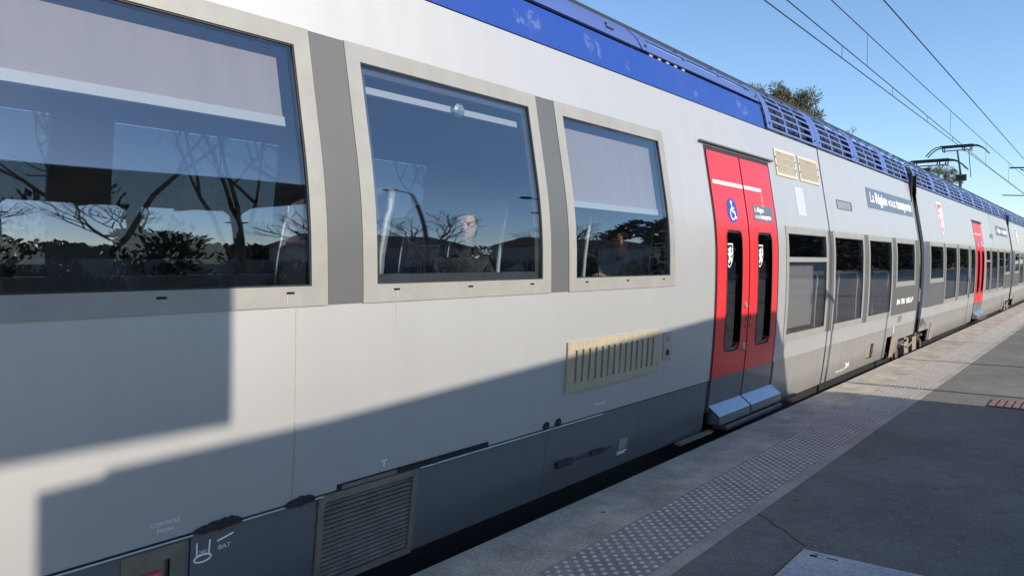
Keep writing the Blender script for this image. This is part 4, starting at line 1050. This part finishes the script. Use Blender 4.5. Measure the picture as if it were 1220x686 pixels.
def post(par, x, y, ztop):
    p = MB().bar((x, y, 0), (x, y, ztop), 0.16, 0.16).build('post', 'canopy_dark', par)
    for s in (-1, 1):
        for ax in (0, 1):
            pts = []
            for k in range(9):
                a = R(90 * k / 8); d = 0.95 * (1 - math.cos(a)) * s; zz = ztop - 0.95 + 0.95 * math.sin(a)
                pts.append((x + (d if ax else 0), y + (0 if ax else d), zz))
            m = MB()
            for u, v in zip(pts, pts[1:]): m.bar(u, v, 0.09, 0.09, up=(0, 0, 1))
            m.build('bracket', 'canopy_dark', p)
    MB().box(x - 0.16, x + 0.16, y - 0.16, y + 0.16, ztop - 1.0, ztop - 0.94).build('collar', 'canopy_dark', p)
for yy in (2.4, 4.6, 6.8, 8.9): post(cn, 7.9, yy, ZC - 0.05)
m = MB()
for yy in (2.4, 4.6, 6.8, 8.9): m.box(4.9, 10.1, yy - 0.06, yy + 0.06, ZC - 0.2, ZC - 0.051)
m.build('rafters', 'canopy_dark', cn)
ZB = 5.05  # added roof, invented as caster of the block shadow on the car side
cb = tag(empty('platform_canopy', (5.6, -3.0, 0)), 'higher dark canopy added left of the first one to throw the block shadow under the nearest window', 'canopy', 'platform canopies')
xb1 = sun_to(ZB, -2.965, 0, 0.955)[0]; xb0 = sun_to(ZB, -3.0, 0, 2.2)[0]
slab('roof', [(xb0, -9), (xb1, -9), (xb1, 1.86), (xb0, 1.86)], ZB - 0.03, ZB, 'canopy_top', cb)
slab('soffit', [(xb0, -9), (xb1, -9), (xb1, 1.86), (xb0, 1.86)], ZB - 0.05, ZB - 0.031, 'canopy_dark', cb)
for yy in (-7.0, -3.5, 0.6): post(cb, (xb0 + xb1) / 2, yy, ZB - 0.05)

def lamp_post(x, y, h, label, arm=-0.32):
    b = tag(empty('lamp_post', (x, y, 0)), label, 'lamp post', 'platform lamp posts')
    MB().tube([(x, y, 0), (x, y, 0.9), (x, y, h)], [0.075, 0.062, 0.04], 10).build('pole', 'lamp_dark', b)
    MB().tube([(x, y, h - 0.03), (x, y + arm * 0.5, h + 0.05), (x, y + arm, h + 0.08)], 0.028, 8).build('arm', 'lamp_dark', b)
    V, F = [], []; n = 12
    for k, (t, r, hh) in enumerate(((0, .03, .02), (.12, .10, .05), (.35, .14, .06), (.6, .12, .05), (.75, .04, .02))):
        for j in range(n):
            a = 2 * math.pi * j / n; V.append((x + r * math.cos(a), y + arm + math.copysign(t, arm) * 0.55, h + 0.09 + hh * math.sin(a)))
    for i in range(4):
        for j in range(n): F.append((i * n + j, i * n + (j + 1) % n, (i + 1) * n + (j + 1) % n, (i + 1) * n + j))
    F += [tuple(range(n)), tuple(range(4 * n, 5 * n))]
    mk('lamp_head', V, F, 'lamp_dark', b, smooth=True)
lamp_post(4.6, 10.85, 4.6, 'dark lamp post mirrored in the middle window, nearest the canopy')
lamp_post(3.72, 14.06, 4.6, 'second dark lamp post along the platform')
lamp_post(6.2, 17.7, 4.6, 'third dark lamp post along the platform')
lamp_post(4.6, 23.2, 4.6, 'fourth dark lamp post, farthest along the platform')

# ------------------------------------------------------------------ trees
def leaf_cloud(rnd, centers, per, size, V, F, spiky=True):
    for (c, r) in centers:
        for _ in range(per):
            d = Vector((rnd.gauss(0, 1), rnd.gauss(0, 1), rnd.gauss(0, 1)))
            if d.length < 1e-3: continue
            d.normalize(); p = Vector(c) + d * r * rnd.uniform(0.45, 1.05) * (1 if d.z > -0.2 else 0.75)
            ax = (d + Vector((rnd.uniform(-.6, .6), rnd.uniform(-.6, .6), rnd.uniform(-.1, .8)))).normalized()
            sd_ = ax.cross(Vector((rnd.gauss(0, 1), rnd.gauss(0, 1), rnd.gauss(0, 1))))
            if sd_.length < 1e-3: continue
            sd_.normalize(); L = size * rnd.uniform(0.6, 1.4); wd = L * (0.20 if spiky else 0.5); n = len(V)
            V += [tuple(p - sd_ * wd * 0.3), tuple(p + sd_ * wd * 0.3), tuple(p + ax * L * .6 + sd_ * wd * .5), tuple(p + ax * L), tuple(p + ax * L * .6 - sd_ * wd * .5)]
            F.append((n, n + 1, n + 2, n + 3, n + 4))
def limb(m, a, b, r0, r1, rnd, seg=6, n=4, wob=0.06):
    a = Vector(a); b = Vector(b); L = (b - a).length; pts, rs = [], []
    for i in range(n + 1):
        t = i / n; w_ = 0 if i in (0, n) else wob * L
        pts.append(a.lerp(b, t) + Vector((rnd.uniform(-w_, w_), rnd.uniform(-w_, w_), rnd.uniform(-w_, w_)))); rs.append(r0 + (r1 - r0) * t)
    m.tube(pts, rs, seg)
    return pts
def pine_tree(x, y, h, rad, thick, label, seed, clumps=90, per=110):
    rnd = random.Random(seed); base = -0.9
    b = tag(empty('pine_tree', (x, y, base)), label, 'tree', 'pine trees behind the train')
    m = MB(); zc = h - thick * 0.55
    limb(m, (x, y, base), (x + 0.3, y, zc - thick * 0.2), 0.28, 0.16, rnd, 8, 6, 0.02)
    cs = []
    for k in range(clumps):
        a = rnd.uniform(0, 2 * math.pi); q = math.sqrt(rnd.random()); rr = rad * q
        top = (1 - q ** 2.2) ** 0.5
        z = zc + thick * (rnd.uniform(-0.45, 0.5) * (0.75 + 0.25 * top)) + thick * 0.05 * top
        c = (x + rr * math.cos(a), y + rr * math.sin(a), z); cs.append((c, rnd.uniform(0.38, 0.75) * rad / 3.0))
        if k % 3 == 0: limb(m, (x + 0.25, y, zc - thick * rnd.uniform(0.15, 0.5)), c, 0.07, 0.02, rnd, 5, 3)
    m.build('trunk', 'bark_pine', b)
    V, F = [], []; leaf_cloud(rnd, cs, per * 3, 0.17 * rad / 3.0, V, F); mk('crown', V, F, 'needles', b)
pine_tree(-19.75, 55, 13.6, 3.3, 3.6, 'bushy dark pine rising above the blue roof louvres', 14, 170, 120)
pine_tree(-15.55, 58.5, 11.2, 0.9, 2.4, 'small pine tuft at the right of the big pine above the roof', 12, 14, 90)
pine_tree(-14.5, 92, 11.5, 1.9, 2.2, 'distant pine low above the roof below the pantograph', 13, 50, 90)
def bare_tree(x, y, h, label, seed, base=-0.02, spread=0.75, depth=5, r0=0.16, group='bare winter trees'):
    rnd = random.Random(seed); b = tag(empty('bare_tree', (x, y, base)), label, 'tree', group)
    tr = MB(); br = MB()
    def grow(p, d, L, r, lev):
        q = p + d * L
        mbx = tr if lev == 0 else br
        pts = limb(mbx, p, q, r, r * 0.66, rnd, 7 if lev < 2 else 4, 4 if lev < 2 else 3, 0.05)
        if lev >= depth: return
        for k in range(rnd.choice((2, 3, 3)) if lev else 4):
            ax = Vector((rnd.gauss(0, 1), rnd.gauss(0, 1), rnd.gauss(0, 0.4))); nd = (d + ax * spread * 0.62 + Vector((0, 0, 0.16))).normalized()
            s = pts[-1] if k < 2 else pts[-2]
            grow(Vector(s), nd, L * rnd.uniform(0.58, 0.82), r * 0.60, lev + 1)
    grow(Vector((x, y, base)), Vector((rnd.uniform(-.05, .05), rnd.uniform(-.05, .05), 1)).normalized(), h * 0.28, r0, 0)
    tr.build('trunk', 'bark_grey', b, smooth=True); br.build('crown', 'bark_grey', b, smooth=True)
bare_tree(-12.9, 62, 11.5, 'bare tree whose twigs show left of the pantograph', 21, -0.9, r0=0.2)
bare_tree(-16.5, 70, 12.0, 'second bare tree low behind the roof near the pantograph', 22, -0.9, r0=0.2)
# trees on the sunny side, seen only as mirror images in the panes
for i, (x, y, h, s) in enumerate(((15, 17.0, 7.5, 31), (17, 23.5, 8.5, 32), (14, 29.0, 7.5, 33), (19, 12.5, 9.5, 34), (21, 6.0, 10.0, 35), (17, 37, 8.5, 36), (24, 46, 9, 37))):
    bare_tree(x, y, h, ['bare tree mirrored in the middle window, nearest the lamp post', 'bare spreading tree mirrored at the right of the middle window', 'bare tree mirrored in the third window left half', 'tall bare tree mirrored at the right of the nearest window', 'tallest bare tree mirrored in the nearest window', 'bare tree mirrored in the lower windows past the door', 'farthest bare tree on the sunny side'][i], s, -0.02, r0=0.15)
def bush(x, y, rx, ry, h, label, seed, n=26, per=150):
    rnd = random.Random(seed); b = tag(empty('shrub', (x, y, 0)), label, 'shrub', 'shrubs across the forecourt')
    cs = []; m = MB()
    for k in range(n):
        a = rnd.uniform(0, 6.283); q = math.sqrt(rnd.random()); z = h * rnd.uniform(0.2, 0.85) * (1 - 0.5 * q * q)
        c = (x + rx * q * math.cos(a), y + ry * q * math.sin(a), z); cs.append((c, h * 0.22))
        if k % 3 == 0: limb(m, (x + rnd.uniform(-.2, .2), y + rnd.uniform(-.2, .2), 0), c, 0.03, 0.01, rnd, 4, 3)
    m.build('stem', 'bark_grey', b); V, F = [], []; leaf_cloud(rnd, cs, per, 0.16, V, F, False); mk('crown', V, F, 'hedge_leaf', b)
for i, (x, y, rx, ry, h) in enumerate(((17, 9.0, 1.2, 1.8, 2.6), (17, 13.0, 1.1, 1.7, 2.4), (17.5, 19, 1.2, 2.6, 2.5), (17, 26, 1.2, 3.0, 2.6), (17, 34, 1.2, 3.2, 2.7), (17, 44, 1.3, 4, 2.8))):
    bush(x, y, rx, ry, h * (0.72 if y < 15 else 0.9), ['shrub mirrored low in the nearest window, left one', 'shrub mirrored low in the nearest window, right one', 'shrub mirrored at the foot of the middle window', 'shrub mirrored under the third window tree', 'shrub mirrored in the panes past the door', 'farthest shrub across the forecourt'][i], 50 + i)
rnd = random.Random(77); cs = []
for k in range(420):
    y = rnd.uniform(60, 190); x = rnd.uniform(22, 31); cs.append(((x, y, rnd.uniform(0.5, 10.5)), rnd.uniform(0.9, 1.7)))
for k in range(260):
    y = rnd.uniform(190, 350); x = rnd.uniform(22, 34); cs.append(((x, y, rnd.uniform(0.5, 11.5)), rnd.uniform(1.4, 2.6)))
for k in range(220):
    y = rnd.uniform(-15, 60); x = rnd.uniform(60, 70); cs.append(((x, y, rnd.uniform(0.4, 4.2 + 1.2 * math.sin(y * 0.35))), rnd.uniform(0.9, 1.6)))
for k in range(160):
    y = rnd.uniform(26, 62); x = rnd.uniform(44, 52); cs.append(((x, y, rnd.uniform(0.4, 5.0 + 1.5 * math.sin(y * 0.3))), rnd.uniform(0.8, 1.5)))
V, F = [], []; leaf_cloud(rnd, cs, 110, 0.75, V, F, False)
cs2 = []
for k in range(230):
    y = rnd.uniform(-2, 60); x = rnd.uniform(-24, -19); cs2.append(((x, y, rnd.uniform(-0.6, 2.3 + 1.0 * math.sin(y * 0.9) + 0.5 * math.sin(y * 2.3))), rnd.uniform(0.5, 1.0)))
V2, F2 = [], []; leaf_cloud(rnd, cs2, 420, 0.17, V2, F2, False)
tag(mk('trackside_scrub', V2, F2, 'wood_leaf'), 'dark scrub beyond the tracks, seen through the far windows of the car', 'scrub', kind='stuff')
for i, (x, y, h, sd_) in enumerate(((-16.5, 7.5, 9.5, 61), (-17.5, 11.5, 10.5, 62), (-16.0, 15.5, 9.5, 63), (-18.0, 20.0, 10.5, 64), (-17.0, 3.0, 9.5, 65))):
    bare_tree(x, y, h, ['bare tree seen through the nearest window, left of the middle', 'bare tree seen through the nearest window, at its right end', 'bare tree beyond the tracks behind the middle window', 'bare tree beyond the tracks behind the third window', 'bare tree beyond the tracks at the left picture edge'][i], sd_, -0.9, spread=0.9, r0=0.12, group='bare trees beyond the tracks')
tag(mk('far_wood', V, F, 'wood_leaf'), 'far dark wood across the forecourt, mirrored along the window horizon', 'wood', kind='stuff')
wl = MB().box(19.0, 19.25, -25, 90, -0.01, 1.75).build('boundary_wall', 'wall_plaster'); tag(wl, 'long plain boundary wall across the forecourt, mirrored low in the windows', 'wall')
for i, (y, l, h) in enumerate(((30, 9, 3.4), (52, 14, 4.2))):
    bld = tag(empty('house', (27, y, 0)), ['low dark-roofed house across the forecourt, mirrored in the middle window', 'longer house farther along, mirrored in the small panes'][i], 'house', 'houses across the forecourt')
    MB().box(24, 31, y - l / 2, y + l / 2, -0.01, h).build('wall', 'wall_plaster', bld)
    V = [(23.6, y - l / 2 - .3, h), (31.4, y - l / 2 - .3, h), (31.4, y + l / 2 + .3, h), (23.6, y + l / 2 + .3, h), (27.5, y - l / 2 - .3, h + 1.9), (27.5, y + l / 2 + .3, h + 1.9)]
    mk('roof', V, [(0, 3, 5, 4), (1, 4, 5, 2), (0, 4, 1), (3, 2, 5), (0, 1, 2, 3)], 'roof_tile', bld)
    for k in range(3):
        yy = y - l / 2 + l * (k + 0.7) / 3.4
        MB().box(23.95, 24.0 - 0.002, yy - 0.5, yy + 0.5, 1.0, 2.3).build('window', 'rubber', bld)

# ------------------------------------------------------------------ passengers
def person(label, hip, chest, head, yaw, shoulder_w, coat, hand_l, hand_r, elbow_l, elbow_r, hair_long, s=1.0, phone=None):
    """seated figure: one skinned body mesh, head with features, hands with fingers"""
    hip = Vector(hip); chest = Vector(chest); head = Vector(head)
    root = tag(empty('person', (hip.x, hip.y, hip.z - 0.1)), label, 'person', 'passengers behind the windows')
    fx = Vector((math.sin(yaw), -math.cos(yaw), 0)); rx = Vector((math.cos(yaw), math.sin(yaw), 0))      # facing and the side towards the window (+x)
    V, E, Rd = [], [], []
    def v(p, r): V.append(tuple(p)); Rd.append(r); return len(V) - 1
    def chain(i, pts):
        for p, r in pts:
            j = v(p, r); E.append((i, j)); i = j
        return i
    p0 = v(hip, (0.15, 0.12))
    p1 = chain(p0, [(hip.lerp(chest, .5), (0.145, 0.11)), (chest, (0.155, 0.115)), (chest + Vector((0, 0, .10)), (0.10, 0.085)), (chest + Vector((0, 0, .19)), (0.055, 0.055)), (head - Vector((0, 0, .09)), (0.052, 0.055))])
    c_i = 2
    for sgn, el, ha in ((1, elbow_r, hand_r), (-1, elbow_l, hand_l)):
        sh = chest + rx * sgn * shoulder_w + Vector((0, 0, 0.06))
        chain(c_i, [(sh, (0.072, 0.07)), (Vector(sh).lerp(Vector(el), .5), (0.055, 0.055)), (el, (0.048, 0.048)), (Vector(el).lerp(Vector(ha), .6), (0.038, 0.038)), (ha, (0.028, 0.03))])
        kn = hip + rx * sgn * 0.12 + fx * 0.45 + Vector((0, 0, 0.03))
        chain(p0, [(hip + rx * sgn * 0.10 + fx * 0.06, (0.095, 0.09)), (kn, (0.068, 0.068)), (kn + Vector((0, 0, -.24)) - fx * 0.02, (0.055, 0.055)), (kn + Vector((0, 0, -.42)) - fx * 0.04, (0.042, 0.042)), (kn + Vector((0, 0, -.46)) + fx * 0.12, (0.04, 0.032))])
    me = bpy.data.meshes.new('body'); me.from_pydata(V, E, []); me.update()
    o = link_mesh('body', me, coat, root); sk = o.modifiers.new('skin', 'SKIN'); sk.use_smooth_shade = True
    for i, r in enumerate(Rd): me.skin_vertices[0].data[i].radius = r; me.skin_vertices[0].data[i].use_root = (i == 0)
    ss = o.modifiers.new('sub', 'SUBSURF'); ss.levels = 2; ss.render_levels = 2
    # head: shaped sphere
    bm = bmesh.new(); bmesh.ops.create_uvsphere(bm, u_segments=32, v_segments=24, radius=1.0)
    for q in bm.verts:
        x, y, z = q.co     # local: -y is the face
        fw = -y
        wdt = 0.074 * (1.0 - 0.20 * max(0, -z) ** 1.5); dep = 0.094; ht = 0.118
        px, py, pz = x * wdt, y * dep, z * ht
        if fw > 0:
            py *= (1 - 0.10 * max(0, z)); 
            px *= 1 - 0.10 * fw * max(0, -z)
            nose = math.exp(-((x / 0.17) ** 2)) * math.exp(-((z + 0.16) / 0.18) ** 2); py -= 0.022 * nose * (fw > 0.5)
            for sx in (-1, 1):
                eye = math.exp(-(((x - sx * 0.40) / 0.17) ** 2) - (((z - 0.08) / 0.12) ** 2)); py += 0.010 * eye
            brow = math.exp(-(((z - 0.25) / 0.10) ** 2)); py -= 0.004 * brow * fw
            mouth = math.exp(-((x / 0.3) ** 2) - (((z + 0.50) / 0.05) ** 2)); py += 0.003 * mouth
            chin = math.exp(-((x / 0.3) ** 2) - (((z + 0.82) / 0.14) ** 2)); py -= 0.010 * chin
        q.co = (px, py, pz)
    me = bpy.data.meshes.new('head'); bm.to_mesh(me); bm.free(); me.polygons.foreach_set('use_smooth', [True] * len(me.polygons))
    hd = link_mesh('head', me, 'skin', root); hd.location = head - root.location; hd.rotation_euler = (R(4), 0, yaw)
    for sx in (-1, 1):
        e = MB(); e.lathe([(0.0, -0.012), (0.008, -0.010), (0.012, 0), (0.008, 0.008)], (sx * 0.031, -0.079, 0.009), 'y', 10); e.build('eye', 'eye_white', hd, True)
        e = MB(); e.lathe([(0.0, -0.0145), (0.0055, -0.0135), (0.0055, -0.008)], (sx * 0.031, -0.079, 0.009), 'y', 10); e.build('iris', 'hair_dark', hd, True)
        e = MB(); e.bar((sx * 0.018, -0.090, 0.026), (sx * 0.046, -0.078, 0.027), 0.006, 0.006); e.build('eyebrow', 'hair_dark', hd)
        e = MB(); e.lathe([(0.0, -0.008), (0.022, -0.006), (0.028, 0.0), (0.018, 0.008)], (sx * 0.074, 0.008, -0.004), 'x', 12); e.build('ear', 'skin', hd, True)
    e = MB(); e.tube([(-0.024, -0.083, -0.058), (-0.01, -0.090, -0.056), (0, -0.091, -0.058), (0.01, -0.090, -0.056), (0.024, -0.083, -0.058)], [0.002, 0.006, 0.006, 0.006, 0.002], 6); e.build('mouth', 'lips', hd, True)
    # hair cap, open at the face
    bm = bmesh.new(); bmesh.ops.create_uvsphere(bm, u_segments=32, v_segments=24, radius=1.0); rnd = random.Random(4)
    dele = [q for q in bm.verts if (q.co.y < -0.30 and q.co.z < 0.52) or (q.co.z < (-0.55 if not hair_long else -0.98)) or (q.co.y < 0.05 and q.co.z < (-0.15 if not hair_long else -0.98))]
    bmesh.ops.delete(bm, geom=dele, context='VERTS')
    for q in bm.verts:
        x, y, z = q.co; k = 1 + 0.06 * mnoise.noise(Vector((x * 5, y * 5, z * 2)))
        lng = (0.10 * max(0, -z) if hair_long else 0)
        q.co = (x * 0.086 * k * (1 + (0.25 * max(0, -z) if hair_long else 0)), y * 0.108 * k + 0.006, z * 0.130 * k - lng)
    me = bpy.data.meshes.new('hair'); bm.to_mesh(me); bm.free(); me.polygons.foreach_set('use_smooth', [True] * len(me.polygons))
    hr = link_mesh('hair', me, 'hair_dark', hd); so = hr.modifiers.new('s', 'SOLIDIFY'); so.thickness = 0.012
    # hands
    for sgn, el, ha in ((1, elbow_r, hand_r), (-1, elbow_l, hand_l)):
        el = Vector(el); ha = Vector(ha); d = (ha - el).normalized(); side = d.cross(Vector((0, 0, 1)))
        side = side.normalized() if side.length > 0.1 else rx.copy(); nrm = side.cross(d)
        V, E, Rd = [], [], []
        w0 = v(ha - d * 0.02, (0.027, 0.022)); pc = chain(w0, [(ha + d * 0.03, (0.036, 0.018)), (ha + d * 0.065, (0.038, 0.016))])
        me = bpy.data.meshes.new('hand'); me.from_pydata(V, E, []); hn = link_mesh('hand', me, 'skin', root)
        mm = hn.modifiers.new('skin', 'SKIN'); mm.use_smooth_shade = True
        for i, r in enumerate(Rd): me.skin_vertices[0].data[i].radius = r; me.skin_vertices[0].data[i].use_root = (i == 0)
        hn.modifiers.new('sub', 'SUBSURF').render_levels = 2
        for f_i, (o_, L) in enumerate(((-0.028, .062), (-0.010, .072), (0.010, .068), (0.027, .052))):
            a = ha + d * 0.062 + side * o_; b_ = a + d * L * 0.5 - nrm * L * 0.16; c_ = b_ + d * L * 0.26 - nrm * L * 0.36
            MB().tube([a - d * 0.01, a, b_, c_, c_ - nrm * 0.008 + d * 0.003], [0.0085, 0.0092, 0.0085, 0.0075, 0.004], 8).build('finger', 'skin', hn, True)
        a = ha + d * 0.015 - side * 0.03
        MB().tube([a, a - side * 0.02 + d * 0.025 - nrm * 0.012, a - side * 0.018 + d * 0.055 - nrm * 0.024, a - side * 0.015 + d * 0.062 - nrm * 0.027], [0.012, 0.011, 0.0095, 0.004], 8).build('thumb', 'skin', hn, True)
    return root
def fix_parent_offsets():
    """meshes were built in world space: cancel the offset of the Empty they hang from"""
    for o in bpy.data.objects:
        p = o.parent
        if p and p.type == 'EMPTY' and o.type == 'MESH' and o.name.split('.')[0] not in ('head',) and o.location.length < 1e-6:
            o.matrix_parent_inverse = Matrix.Translation(-Vector(p.location))
person('dark-haired passenger in grey jacket seated behind the middle window', (-3.50, 3.96, 1.16), (-3.50, 3.99, 1.52), (-3.46, 3.93, 1.84), R(38), 0.19, 'jacket_grey',
       (-3.56, 3.56, 1.27), (-3.42, 3.58, 1.28), (-3.75, 3.84, 1.28), (-3.26, 3.82, 1.29), True)
person('passenger in beige coat holding a phone behind the third window', (-3.48, 6.08, 1.12), (-3.48, 6.10, 1.47), (-3.46, 6.02, 1.79), R(30), 0.19, 'coat_beige',
       (-3.50, 5.66, 1.47), (-3.40, 5.66, 1.47), (-3.74, 5.92, 1.30), (-3.27, 5.86, 1.36), False)
ph = MB(); ph.bar((-3.45, 5.58, 1.46), (-3.45, 5.55, 1.60), 0.072, 0.009, up=(0, 1, 0.2)); tag(ph.build('phone', 'phone_black'), 'black phone held up by the passenger in the third window', 'phone')
fix_parent_offsets()
